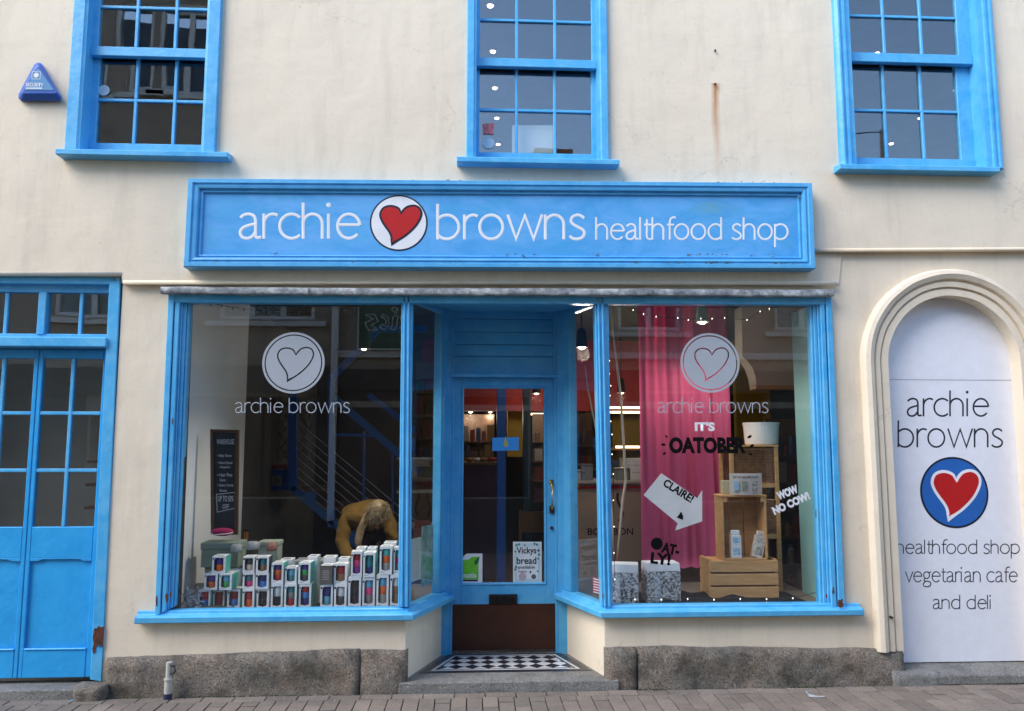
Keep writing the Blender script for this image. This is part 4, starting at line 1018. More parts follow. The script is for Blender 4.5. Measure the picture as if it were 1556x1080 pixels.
# ---- storage boxes and jars at the back of the left display
GRN = pm('sage_green_card', (.27, .33, .26), (.24, .29, .23), .8); GRN2 = pm('pale_green_card', (.45, .50, .42), None, .8)
def lid_box(cx, w, y, d, z0, h, mat, label, lidh=.04, name='lidded_box', lm=None, rot=0):
    t = thing(name, (cx, y, z0), label, 'box'); t.rotation_euler = (0, 0, 0)
    B().box(cx - w / 2 + .006, cx + w / 2 - .006, y - d / 2 + .006, y + d / 2 - .006, z0, z0 + h).out('base', mat, t, bev=.003)
    B().box(cx - w / 2, cx + w / 2, y - d / 2, y + d / 2, z0 + h - lidh + .004, z0 + h + .004).out('lid', lm or mat, t, bev=.004)
    return t
kz0 = FZ
lid_box(-1.84, .36, .62, .24, FZ, .085, KRAFT, 'flat brown card box under the sage green boxes')
lid_box(X(338, 850, .60), .21, .62, .18, FZ + .0895, .14, GRN, 'lower sage green box behind the cup boxes')
a_, c_ = X(304, 840, .50), X(363, 840, .50)
lid_box((a_ + c_) / 2, c_ - a_, .61, .22, FZ + .234, .172, GRN, 'upper wide sage green lidded box that carries the chalk board', .05)
lid_box(X(411, 830, .95), .16, .95, .18, FZ, .37, GRN2, 'pale green carton standing right of the glass jars', .03)
lid_box(X(472, 860, 1.0), .22, 1.0, .2, FZ - .0, .22, pm('pale_card', (.42, .44, .44), None, .8), 'pale carton behind the middle of the cup boxes', .02)
B().poly([(-2.03, .85), (-.2, .85), (-.2, 1.15), (-2.03, 1.15)], FZ - .05, FZ).out('display_platform', PLY, bld)
# pink knitted hat at the foot of the board
pk = W(340, 813, .56)
b = B(); b.ball((pk.x - .01, .555, pk.z + .024), .085, 1.0, .5, .36, 18); b.out('felt_slipper', pm('magenta_felt', (.42, .012, .10), (.30, .01, .08), .9, 30, .5, 90), None, label='magenta felt slipper with white edging in front of the chalk board', cat='slipper', smooth=True)
b = B(); b.tube([(pk.x - .09, .54, pk.z + .016), (pk.x - .06, .518, pk.z + .006), (pk.x, .508, pk.z + .012), (pk.x + .04, .515, pk.z + .014), (pk.x + .07, .54, pk.z + .02)], .004, 6)
sh_ = bpy.data.objects['felt_slipper']; b.out('edging', PAPER, sh_)
p = W(374, 823, .85); t = thing('tall_carton', (p.x, .85, p.z), 'narrow dark carton with orange stripes beside the chalk board', 'carton')
B().px([(370, 804), (378, 804), (378, 823), (370, 823)][::-1], .85, .90).out('sleeve', BLACK, t)
for k in range(3): B().px([(371 + k * 2.4, 808), (372.4 + k * 2.4, 808), (372.4 + k * 2.4, 820), (371 + k * 2.4, 820)][::-1], .8485, .851).out('stripe', pm('orange_print', (.6, .2, .03), None, .7), t)
JG = glass('jar_glass', 1.45, 0, 1)
def jar(px, py0, py1, w, y, fillmat, lidmat, label, ff=.8):
    p = W(px, py1, y); z0 = FZ; h = W(px, py0, y).z - z0; r = w / 2
    t = thing('glass_jar', (p.x, y, z0), label, 'jar')
    B().lathe((p.x, y, z0), [(r * .9, 0), (r, .01), (r, h * .75), (r * .75, h * .86), (r * .75, h * .9)], 20).out('jar_body', JG, t, smooth=True)
    B().lathe((p.x, y, z0 + .003), [(r * .86, 0), (r * .95, .01), (r * .95, h * .72 * ff)], 20).out('contents', fillmat, t, smooth=True)
    B().lathe((p.x, y, z0 + h * .88), [(r * .82, 0), (r * .84, h * .02), (r * .84, h * .12), (r * .5, h * .14)], 20).out('lid', lidmat, t, smooth=True)
GLID = pm('grey_jar_lid', (.35, .36, .36), None, .4)
zf = FZ
def jar_z(px, pyt, w, y, *a, **k):
    h = W(px, pyt, y).z - FZ; t = jar(px, pyt, 680 + (CAM.z - FZ) * F / (y - CAM.y) + 0, w, y, *a, **k)
jar(357, 828, 893, .095, .42, pm('white_salt', (.75, .75, .74), None, .9), GLID, 'glass jar of white grains behind the cup boxes')
jar(382, 824, 890, .115, .46, pm('beige_beans', (.33, .24, .17), (.22, .15, .1), .9, 40), GLID, 'wide glass jar of beige beans behind the cup boxes')
jar(411, 826, 892, .09, .44, pm('amber_pulses', (.42, .24, .10), None, .9, 40), pm('copper_lid', (.30, .12, .08), None, .4), 'glass jar of amber pulses with a copper lid')
# crumpled printed paper
b = B(); rk = random.Random(4)
for k in range(70):
    x, y, z = rk.gauss(X(292, 890, .16), .032), rk.uniform(.10, .2), FZ + .01 + abs(rk.gauss(0, .055))
    a = Vector((rk.uniform(-1, 1), rk.uniform(-.4, .4), rk.uniform(-1, 1))).normalized() * rk.uniform(.02, .045); c = Vector((rk.uniform(-1, 1), rk.uniform(-1, 1), rk.uniform(-1, 1))).normalized() * .006
    P = Vector((x, y, max(z, FZ + .02))); b.hexa([P - a - c, P + a - c, P + a * .8 + c, P - a * .9 + c] + [v + Vector((.001, .002, .0015)) for v in (P - a - c, P + a - c, P + a * .8 + c, P - a * .9 + c)])
b.out('shredded_paper', pm('printed_white_paper', (.70, .72, .76), (.12, .13, .17), .8, 45), None, label='heap of shredded black and white paper at the left corner of the left window', cat='paper', kind='stuff')

# ---- the boxed reusable cups
CC = dict(purple=(.07, .03, .26), orange=(.72, .12, .01), red=(.45, .01, .02), green=(.03, .33, .08), sky=(.10, .42, .60), teal=(.02, .20, .24), blue=(.03, .22, .60), navy=(.012, .02, .18),
          pink=(.75, .06, .22), black=(.010, .010, .014), brown=(.28, .14, .06), cream=(.55, .47, .36), grey=(.22, .21, .21), dark=(.05, .055, .055), turquoise=(.08, .50, .46), violet=(.22, .02, .26), white=(.7, .7, .7), clear=(.30, .29, .27))
def cm(c): return pm('cup_' + c, CC[c], tuple(v * .85 for v in CC[c]), .45, 20)
MINT = pm('mint_carton_side', (.10, .50, .42), (.08, .44, .37), .6)
CARTW = pm('white_carton', (.82, .82, .83), None, .6)
def cup_box(x0, x1, py1, py0, y, cols, label, side='MINT', d=.115, face=None, cut=True):
    """x0..x1 px, base row py1, top row py0 at the front depth y; cols = bands of the cup from the lid down"""
    a = W(x0, py1, y); c = W(x1, py0, y); w = (c.x - a.x) * .965; h = c.z - a.z; cx = (a.x + c.x) / 2; z0 = a.z
    t = thing('cup_box', (cx, y, z0), label, 'boxed cup', 'boxed reusable cups stacked in the left window')
    # carton with a window cut in the front: ring of front face, plain sides
    wi = .15 * w; wb = .15 * h; wt = .09 * h
    o = rect(cx - w / 2, cx + w / 2, z0, z0 + h)
    inn = [(cx - w / 2 + wi, z0 + wb + .06 * w), (cx - w * .0, z0 + wb - .05 * w), (cx + w / 2 - wi, z0 + wb + .06 * w), (cx + w / 2 - wi, z0 + h - wt), (cx - w / 2 + wi * 1.6, z0 + h - wt), (cx - w / 2 + wi, z0 + h - wt * 2.6)]
    if face: link('carton', fill([o], y, y + .004), face, t)
    else: link('carton', fill([o, inn], y, y + .003), CARTW, t)
    sm = {'MINT': MINT, 'WHITE': CARTW, 'DARK': NAVYP}[side]
    B().box(cx - w / 2, cx - w / 2 + .002, y + .0035, y + d, z0, z0 + h).out('side', sm, t)
    B().box(cx + w / 2 - .002, cx + w / 2, y + .0035, y + d, z0, z0 + h).out('side', sm, t)
    B().box(cx - w / 2 + .0025, cx + w / 2 - .0025, y + .0035, y + d, z0 + h - .002, z0 + h).out('top', CARTW, t)
    B().box(cx - w / 2 + .0025, cx + w / 2 - .0025, y + d - .003, y + d, z0, z0 + h - .0025).out('back', CARTW, t)
    B().box(cx - w / 2 + .0025, cx + w / 2 - .0025, y + .0035, y + d - .004, z0, z0 + .002).out('bottom', CARTW, t)
    b = B(); b.box(cx - .028 * (w / .1), cx + .028 * (w / .1), y + .03, y + .045, z0 + h + .0002, z0 + h + .001); b.out('handle_slot', NAVYP, t)
    if cols and not face:
        zt_ = z0 + h - .035 * h; zb_ = z0 + .06 * h; hh = zt_ - zb_; n = len(cols); r0 = w * .39
        fr = {2: (.0, .52, 1), 3: (0, .34, .62, 1)}[n]
        for i, cn in enumerate(cols):
            ta, tb = zt_ - hh * fr[i], zt_ - hh * fr[i + 1]
            ra = r0 * (1.0 - .18 * fr[i]) * (1 if i else .97); rb = r0 * (1.0 - .18 * fr[i + 1])
            b = B(); b.lathe((cx, y + .004 + r0 + .004, tb + .0005), [(rb, 0), (rb * 1.02, .002), (ra, ta - tb - .003), (ra * .96, ta - tb - .001)], 18)
            b.out(['lid', 'band', 'cup'][i] if n == 3 else ['band', 'cup'][i], cm(cn), t, smooth=True)
        kx = cx - w / 2 + wi * .62
        link('tag', fill([circ(kx, z0 + h * .86, w * .085, 14)], y - .0012, y - .0002), pm('tag_black', (.02, .02, .025), None, .6) if side != 'MINT' else pm('tag_blue', (.10, .35, .55), None, .6), t)
        B().box(cx - w * .40, cx - w * .05, y - .0008, y - .0002, z0 + h * .075, z0 + h * .09).out('print', pm('carton_print_grey', (.25, .27, .28), None, .7), t)
    if face:
        for k in range(6): B().box(cx - w * .26, cx + w * .26, y - .001, y - .0001, z0 + h * (.25 + k * .09), z0 + h * (.275 + k * .09)).out('print', pm('kraft_print', (.42, .38, .33), None, .7), t)
    t.rotation_euler = (0, 0, rj.uniform(-.075, .055)); t.location.y += rj.uniform(-.008, .010)
    return t
rj = random.Random(17)
GYX = pm('grey_brown_kraft', (.10, .088, .078), None, .8)
yb = .15
BL = [
 (299, 320, 917, 896.6, yb, ['red', 'blue'], 'cup box with red lid and blue cup, lowest and furthest left', 'MINT'),
 (323, 342, 913, 896.6, yb + .05, ['red', 'red'], 'cup box with dull red cup partly behind hessian at the bottom left', 'WHITE'),
 (344, 365, 915, 896, yb + .03, ['red', 'blue'], 'bottom cup box with red over blue cup, under the edge of the green one', 'MINT'),
 (310, 331.5, 896.4, 871.6, yb, ['purple', 'orange'], 'cup box with purple and orange cup in the middle tier at the left end', 'MINT'),
 (332, 353, 896.4, 871.6, yb, ['sky', 'green'], 'cup box with sky blue lid and green cup', 'MINT'),
 (321.5, 343.5, 871.4, 845, yb + .01, ['purple', 'orange'], 'topmost cup box of the left stack, purple over orange, mint side', 'MINT'),
 (367.5, 387, 917, 895.4, yb, ['red', 'orange'], 'bottom cup box with red lid and orange cup', 'WHITE'),
 (367.5, 387, 895.2, 871.2, yb, ['teal', 'pink'], 'cup box with green lid and bright pink cup', 'WHITE'),
 (367.5, 387, 871, 846, yb, ['dark', 'cream'], 'cup box with charcoal lid and cream cup on the third tier', 'WHITE'),
 (388, 409, 917, 895.4, yb, ['black', 'black'], 'bottom cup box with plain black cup beside the orange one', 'WHITE'),
 (388, 409, 895.2, 871.2, yb, ['navy', 'blue'], 'cup box with navy lid and blue cup in the middle tier', 'WHITE'),
 (388, 409, 871, 846, yb, ['teal', 'brown'], 'cup box with teal lid and tan cup on the third tier', 'DARK'),
 (411, 430.5, 917, 887, yb, ['white', 'black'], 'tall bottom cup box with pale lid and black cup', 'WHITE'),
 (411, 431, 886.8, 855.5, yb, ['purple', 'orange', 'red'], 'tall cup box with purple, orange and red bands', 'MINT'),
 (431, 451.5, 915, 887.4, yb, ['teal', 'grey', 'red'], 'bottom cup box with teal, grey and red cup', 'MINT'),
 (431.5, 451, 887.2, 862, yb + .006, ['sky', 'teal'], 'cup box with sky blue lid and teal cup', 'WHITE'),
 (452.5, 473, 913, 888, yb, ['red', 'blue', 'navy'], 'bottom cup box with red, blue and navy cup', 'MINT'),
 (452, 472, 887.8, 855, yb, ['purple', 'green', 'dark'], 'cup box with purple lid and green band, teal side showing', 'MINT'),
 (485.5, 506, 914, 888.2, yb, ['navy', 'sky'], 'bottom cup box with navy lid and light blue cup under the brown box', 'DARK'),
 (485, 505.6, 888, 859, yb, None, 'plain grey brown printed cup box, the only one without a window', 'DARK'),
 (506.5, 527, 914, 888.2, yb, ['white', 'dark'], 'bottom cup box with white lid and charcoal cup', 'WHITE'),
 (506, 527.5, 888, 857, yb + .004, ['red', 'brown'], 'cup box with red lid and tan cup beside the brown printed box', 'WHITE'),
 (528, 549, 913, 877.4, yb, ['black', 'black', 'black'], 'tall bottom cup box with all black cup', 'WHITE'),
 (533, 550.8, 877, 838, yb + .01, ['red', 'pink', 'violet'], 'tall cup box with red, pink and violet bands in the upper tier', 'WHITE'),
 (549.5, 570, 913, 877.4, yb, ['sky', 'pink', 'grey'], 'tall bottom cup box with sky blue lid, pink band and grey cup', 'WHITE'),
 (551.2, 570.5, 877, 840, yb + .004, ['teal', 'teal', 'navy'], 'tall cup box with teal lid and navy cup in the upper tier', 'MINT'),
 (571, 590.8, 912, 873.4, yb, ['sky', 'orange', 'clear'], 'tall bottom cup box with sky blue lid, orange band and clear cup', 'WHITE'),
 (576, 596.2, 873, 830, yb, ['turquoise', 'orange', 'clear'], 'tallest upper cup box with turquoise lid and orange band', 'WHITE'),
 (592, 612, 912, 873.4, yb, ['white', 'brown', 'brown'], 'bottom cup box with brown cup beside the window post', 'WHITE'),
 (597, 615, 873, 832, yb + .01, ['turquoise', 'pink', 'clear'], 'upper cup box with turquoise lid and pink band at the window post', 'WHITE'),
]
zfl = FZ + .002
for (x0, x1, p1, p0, y, cols, lb_, sd) in BL:
    face = GYX if cols is None else None
    if p1 > 905: p1 = 680 + 0; 
    if p1 == 680:
        # stand it exactly on the platform
        lo, hi = 880.0, 940.0
        for _ in range(30):
            m_ = (lo + hi) / 2
            if W((x0 + x1) / 2, m_, y).z > zfl: lo = m_
            else: hi = m_
        p1 = lo
    cup_box(x0, x1, p1, p0, y, cols, lb_, sd, .13 if sd == 'MINT' else .105, face)
# second row of cartons behind: only their lids show
for k, (x0, x1, p1, p0, y) in enumerate(((466, 483, 915, 845, .30), (490, 510, 915, 846, .30), (513, 530, 915, 848, .30), (540, 556, 915, 832, .30), (557, 572, 915, 832, .30), (582, 602, 915, 824, .30), (424, 444, 915, 850, .30))):
    a = W(x0, 900, y); c = W(x1, p0, y)
    t = thing('cup_carton', ((a.x + c.x) / 2, y, FZ), 'white carton top %s' % ['behind the purple and green cup box', 'behind the grey brown printed box', 'behind the red and tan cup box', 'behind the red, pink and violet cup box', 'behind the teal and navy cup box', 'highest of the back row near the window post', 'behind the purple, orange and red cup box'][k], 'boxed cup', 'cartons in the back row of the left window')
    B().box(a.x, c.x, y, y + .11, FZ, c.z).out('carton', CARTW, t, bev=.002)
    B().box(a.x + .015, c.x - .015, y + .02, y + .05, c.z + .0003, c.z + .001).out('handle_slot', NAVYP, t)
    B().box(a.x - .0015, a.x - .0002, y + .002, y + .108, FZ + .002, c.z - .002).out('side', MINT, t)

# ---- frosted window decals: heart roundel and name, stuck on the inside of each pane
FROST = pm('frosted_vinyl', (.36, .39, .43), (.33, .36, .40), .7)
DY2 = GY - .0015
for (cx_, cy_, tx0, tx1_, parname) in ((446, 551, 358, 531, 'l'), (1079, 551, 1000, 1167, 'r')):
    c = W(cx_, cy_, DY2); r = 46.5 * (c.y - CAM.y) / F
    L = [circ(c.x, c.z, r), circ(c.x, c.z, r * .925), circ(c.x, c.z, r * .885), heart_g(c.x + .02 * r, c.z + .02 * r, r * .80, .03), heart_g(c.x + .02 * r, c.z + .02 * r, r * .80, -.03)]
    link('window_roundel', fill(L, DY2 - .001, DY2), FROST, shopfront)
    lettering('archie browns', tx0, tx1_, 627, 15.5, DY2, 1.45, FROST, shopfront)
# oat-drink lettering on the right pane
BV = pm('black_vinyl', (.004, .004, .005), None, .9, spec=.1); WV = pm('white_vinyl', (.75, .76, .78), None, .6)
text_px("IT'S", 1056, 641, 1086, 655, DY2 - .0008, WV, shopfront, bold=.05)
text_px('OATOBER', 1017, 664, 1133, 689, DY2 - .0008, BV, shopfront, bold=.055)
for x, y, a, w_, h_ in ((1012.5, 663, .9, 5.5, 2.6), (1008, 675.5, 0, 7, 4.2), (1009.5, 689, -.6, 6, 3.4), (1139, 663.5, -.5, 7.5, 4.2), (1142.5, 677, -.4, 7, 4.2), (1140.5, 690, .4, 6, 3)):
    c = W(x, y, DY2); s_ = 1 / 218; L = [(c.x + (math.cos(t_) * w_ / 2 * math.cos(a) + math.sin(t_) * h_ / 2 * math.sin(a)) * s_, c.z + (-math.cos(t_) * w_ / 2 * math.sin(a) + math.sin(t_) * h_ / 2 * math.cos(a)) * s_) for t_ in [k * math.pi / 8 for k in range(16)]]
    link('print_dash', fill([L], DY2 - .0012, DY2 - .0004), BV, shopfront)
for s, cx_, cy_, w_, h_, rt, m_ in (('AT-', 1019, 834, 27, 17, .22, BV), ('LY!', 1004, 849, 30, 18, .12, BV)):
    text_px(s, cx_ - w_ / 2, cy_ - h_ / 2, cx_ + w_ / 2, cy_ + h_ / 2, DY2 - .0008, m_, shopfront, rot=rt, bold=.05)
c = W(998, 826, DY2); link('print_dot', fill([circ(c.x, c.z, 9 / 218, 28)], DY2 - .0012, DY2 - .0004), BV, shopfront)
for s, cx_, cy_, w_, h_, rt in (('WOW', 1196.5, 748, 33, 13, -.36), ('NO COW!', 1202, 764.5, 60, 13, -.40)):
    text_px(s, cx_ - w_ / 2, cy_ - h_ / 2, cx_ + w_ / 2, cy_ + h_ / 2, DY2 - .0008, WV, shopfront, rot=rt, bold=.06)
# arrow sign hanging inside
ya = .12; arrow = [(1005, 719), (978, 752), (1030, 795), (1026, 806), (1067, 792), (1067, 745), (1060, 757)]
P = [(W(x, y, ya).x, W(x, y, ya).z) for x, y in arrow]
t = thing('arrow_sign', (W(1025, 806, ya).x, ya, W(1025, 806, ya).z), 'white arrow sign reading CLAIRE! pointing down right in front of the pink curtain', 'sign')
link('card', fill([P], ya, ya + .004), PAPER, t)
text_px('CLAIRE!', 1006, 739, 1056, 752, ya - .0008, BV, t, rot=.56, bold=.035)
p_ = [(W(x, y, ya).x, W(x, y, ya).z) for x, y in ((1035, 777), (1038, 784), (1038, 790), (1028, 786), (1031, 783))]; link('print_leaf', fill([p_], ya - .0012, ya - .0002), BV, t)
for k in range(5): 
    text_px(['oats this month in', 'the window display', 'come in and try a', 'free glass today', 'oat drink'][k], 1003 + k * 2.5, 757 + k * 2 - 3, 1040 + k * 2.5, 761 + k * 2 - 3, ya - .0006, pm('faint_print', (.45, .46, .5), None, .8), t, rot=.56) if False else None
# ---- pink curtain
cyy = 1.05; b = B(); n = 150; xa, xb = X(973, 700, cyy), X(1112, 700, cyy); zt_, zb_ = 3.0, Z(1040, 862, cyy)
CURT = pm('pink_curtain', (.80, .17, .38), (.74, .15, .34), .85, 2, .15, 140)
bm = bmesh.new(); rows = []
for j in range(26):
    v = j / 25; z = zb_ + (zt_ - zb_) * v; L = []
    for i in range(n + 1):
        u = i / n; x = xa + (xb - xa) * u * (1 - .03 * v) + .01 * v
        f_ = .016 * math.sin(u * 23 + .9 * math.sin(u * 7 + v) + .7 * v) + .007 * math.sin(u * 61 + 1.4 * v) + .02 * noise.noise((u * 6, v * 2.2, 1)) * 2
        L.append(bm.verts.new((x + .004 * math.sin(u * 50), cyy + f_, z + .006 * math.sin(u * 40) * (1 if j == 0 else 0))))
    rows.append(L)
for j in range(25):
    for i in range(n): bm.faces.new((rows[j][i], rows[j][i + 1], rows[j + 1][i + 1], rows[j + 1][i]))
bmesh.ops.solidify(bm, geom=list(bm.faces), thickness=.004)
link('pink_curtain', to_mesh(bm), CURT, None, label='long pink curtain hanging in folds at the back of the right window', cat='curtain', smooth=True)
B().box(xa - .02, xb + .3, cyy + .1, cyy + .14, FZ, zb_ + .04).out('low_back_board', DWOOD, bld)
# ---- crates and baskets
def crate(x0, x1, y0, y1, z0, z1, label, open_front=True):
    """apple crate; open_front: stands on end, showing its inside"""
    t = thing('wooden_crate', ((x0 + x1) / 2, (y0 + y1) / 2, z0), label, 'crate', 'pine crates in the right window')
    if open_front:
        n = 3; w = (x1 - x0) / n
        for i in range(n): B().box(x0 + i * w + .004, x0 + (i + 1) * w - .004, y1 - .012, y1, z0 + .016, z1 - .016).out('board', WOOD, t, bev=.002)
        d = (y1 - y0 - .012) / 3
        for i in range(3):
            for xx in (x0, x1 - .013): B().box(xx, xx + .013, y0 + i * d + .004, y0 + (i + 1) * d - .004, z0, z1 - .0155).out('board', WOOD, t, bev=.002)
        for zz in (z0, z1 - .015): B().box(x0 + (.0135 if zz == z0 else -.004), x1 + (-.0135 if zz == z0 else .004), y0, y1 - .013, zz, zz + .015).out('end_board', WOOD, t, bev=.002)
        for xx in (x0 + .0135, x1 - .040):
            B().prism([(xx, z1 - .0155), (xx, z1 - .05), (xx + .0265, z1 - .05), (xx + .0265, z1 - .0155)][::1], y0 + .002, y0 + .03).out('corner_block', WOOD, t)
    else:
        h = (z1 - z0 - .024) / 3
        for k in range(3):
            for (a, c, e, f_) in ((x0, x1, y0, y0 + .012), (x0, x1, y1 - .012, y1)):
                B().box(a, c, e, f_, z0 + k * (h + .012), z0 + k * (h + .012) + h).out('board', WOOD, t, bev=.003)
        for xx in (x0 + .002, x1 - .02):
            B().prism([(xx, z0), (xx + .018, z0), (xx + .018, z1 + .01), (xx, z1 + .01)], y0 + .013, y1 - .013).out('end_board', WOOD, t, bev=.002)
        B().box(x0 + .022, x1 - .022, y0 + .014, y1 - .014, z0, z0 + .01).out('bottom_board', WOOD, t)
    return t
c0 = .30
lc = crate(X(1079, 900, c0), X(1184, 900, c0), c0, .55, FZ + .015, Z(1130, 852, c0), 'slatted pine crate lying on its base at the bottom of the right window', False)
B().box(X(1079, 850, c0) + .005, X(1184, 850, c0) - .005, c0 + .02, .53, Z(1130, 852, c0) - .012, Z(1130, 852, c0) - .002).out('lid_board', WOOD, lc)
uc = crate(X(1098, 800, c0 + .02), X(1166, 800, c0 + .02), c0 + .02, .52, Z(1130, 852, c0) - .001, Z(1130, 752, c0 + .02), 'pine crate stood on end on the slatted crate, holding two small cartons')
# oat drink cartons (small)
CB = pm('carton_blue_print', (.10, .42, .62), (.7, .72, .74), .6, 60); CK = pm('carton_black_print', (.03, .03, .03), (.70, .66, .58), .6, 45)
def small_carton(px, py0, py1, wpx, y, mats, label, tilt=0):
    z0 = Z(1130, 852, c0) + .0145; p = W(px, py1, y); h = (py1 - py0) / F * (y - CAM.y); w = wpx / F * (y - CAM.y)
    t = thing('drink_carton', (p.x, y, z0), label, 'carton')
    def B2(a, c, e, f_, z1, z2): return B().box(p.x + a, p.x + c, y + e, y + f_, z0 + z1, z0 + z2)
    B2(-w / 2, w / 2, -.03, .03, 0, h * .82).out('carton_body', mats[0], t, bev=.002)
    b = B(); b.prism([(p.x - w / 2, z0 + h * .82 + .0005), (p.x + w / 2, z0 + h * .82 + .0005), (p.x + w / 2, z0 + h), (p.x - w / 2, z0 + h)], y - .03, y - .028) if False else B2(-w / 2 + .003, w / 2 - .003, -.014, .014, h * .82 + .0005, h).out('gable_top', mats[0], t, bev=.006)
    B2(-w * .36, w * .36, -.0312, -.0305, h * .12, h * .38).out('print', mats[1], t); B2(-w * .36, w * .36, -.0312, -.0305, h * .55, h * .74).out('print', mats[1], t)
    t.rotation_euler = (0, tilt, 0); return t
small_carton(1118, 809, 850, 15, .36, (PAPER, CB), 'white and blue drink carton standing in the left of the open crate')
small_carton(1149, 810, 850, 15, .37, (pm('brown_white_card', (.45, .36, .28), (.72, .70, .66), .7, 40), CK), 'brown and white drink carton leaning at the right of the open crate', .24)
# printed card box on top of the crate
z_ = Z(1130, 752, c0 + .02) + .002
pcx0, pcx1 = X(1107, 740, .36), X(1156, 740, .36)
t = thing('display_card', ((pcx0 + pcx1) / 2, .36, z_), 'white printed counter card standing on the upright crate', 'card')
bm = bmesh.new(); L0, L1 = [], []
for k in range(17):
    u = k / 16; L0.append((pcx0 + (pcx1 - pcx0) * u, .335 - .05 * math.sin(math.pi * u), z_)); L1.append((pcx0 + (pcx1 - pcx0) * u, .335 - .05 * math.sin(math.pi * u), Z(1130, 719, .32)))
b = B(); b.rings([L0, L1], False); bmesh.ops.solidify(b.bm, geom=list(b.bm.faces), thickness=.003); b.out('card', PAPER, t)
text_px('TASTY OAT AND DRINK PLANTS', 1113, 723, 1152, 727, .281, BV, t, bold=.02)
for k, (xx, mt) in enumerate(((1119, CB), (1132, pm('olive_print', (.42, .44, .33), (.2, .2, .18), .7, 60)), (1147, CK))): B().px([(xx - 4, 731), (xx + 4, 731), (xx + 4, 745), (xx - 4, 745)], .2825 if k == 1 else .288, .31).out('print', mt, t)
t = B().box(X(1096, 740, .44), X(1112, 740, .44), .41, .46, z_, Z(1100, 730, .44)).out('small_box', pm('cream_card', (.50, .47, .33), None, .7), None, bev=.002, label='small cream card box beside the counter card on the crate', cat='box')
# shelf unit behind with wicker baskets
ux0, ux1, uy = X(1112, 780, .68), X(1186, 780, .68), .68
t = thing('shelf_unit', ((ux0 + ux1) / 2, .82, FZ), 'narrow pine shelf unit behind the crates', 'shelf unit')
shz = [Z(1150, 737, uy), Z(1150, 815, uy)]
for xx in (ux0, ux1 - .03):
    for yy in (uy, .95): B().box(xx, xx + .03, yy, yy + .03, FZ, Z(1150, 679, uy)).out('upright', WOOD, t, bev=.002)
for zz in shz: B().box(ux0 + .031, ux1 - .031, uy + .004, .975, zz - .02, zz + .012).out('shelf', WOOD, t, bev=.002)
B().box(ux0 - .005, ux1 + .005, uy - .004, .985, Z(1150, 679, uy) + .001, Z(1150, 679, uy) + .014).out('shelf', WOOD, t, bev=.002)
def basket(x0, x1, y0, y1, z0, z1, label):
    t = thing('wicker_basket', ((x0 + x1) / 2, (y0 + y1) / 2, z0), label, 'basket', 'wicker baskets on the pine shelf unit')
    B().box(x0 + .006, x1 - .006, y0 + .006, y1 - .006, z0, z1 - .01).out('lining', pm('basket_core', (.12, .06, .03), None, .9), t)
    b = B(); n = int((x1 - x0) / .013)
    for k in range(n + 1):
        x = x0 + (x1 - x0) * k / n; b.tube([(x, y0, z0), (x, y0, z1)], .0032, 5)
    b.out('cane_stakes', WICKER, t, kind='stuff')
    b = B(); m_ = int((z1 - z0) / .0115)
    for k in range(m_ + 1):
        z = z0 + (z1 - z0) * k / m_; pts_ = [(x0 + (x1 - x0) * i / (n * 2), y0 - .003 * math.cos(math.pi * (i + (k % 2) * 2) / 2), z) for i in range(n * 2 + 1)]; b.tube(pts_, .0034, 4)
    b.out('cane_weave', WICKER, t, kind='stuff')
    b = B(); b.tube([(x0 - .004, y0, z1), (x1 + .004, y0, z1)], .009, 6); b.tube([(x0 - .004, y0, z0 + .004), (x1 + .004, y0, z0 + .004)], .006, 6); b.out('rim', WICKER, t)
basket(ux0 + .034, ux1 - .034, uy + .012, .96, shz[0] + .012, Z(1150, 683, uy), 'upper wicker basket above the counter card')
basket(ux0 + .034, ux1 - .034, uy + .012, .96, shz[1] + .012, Z(1150, 760, uy), 'lower wicker basket half hidden by the upright crate')
# white bowl / bucket on the unit
bz = Z(1150, 679, uy) + .015; bxc = (X(1132, 660, .8) + X(1184, 660, .8)) / 2; br_ = (X(1184, 660, .8) - X(1132, 660, .8)) / 2
b = B(); h_ = Z(1157, 642, .8) - bz
b.lathe((bxc, .82, bz), [(br_ * .88, 0), (br_ * .93, .01), (br_ * .99, h_ * .8), (br_ * 1.03, h_), (br_ * .98, h_), (br_ * .9, .02)], 32)
b.out('white_bucket', pm('white_enamel', (.74, .76, .78), None, .35), None, smooth=False, label='large white tub standing on top of the wicker baskets', cat='tub')
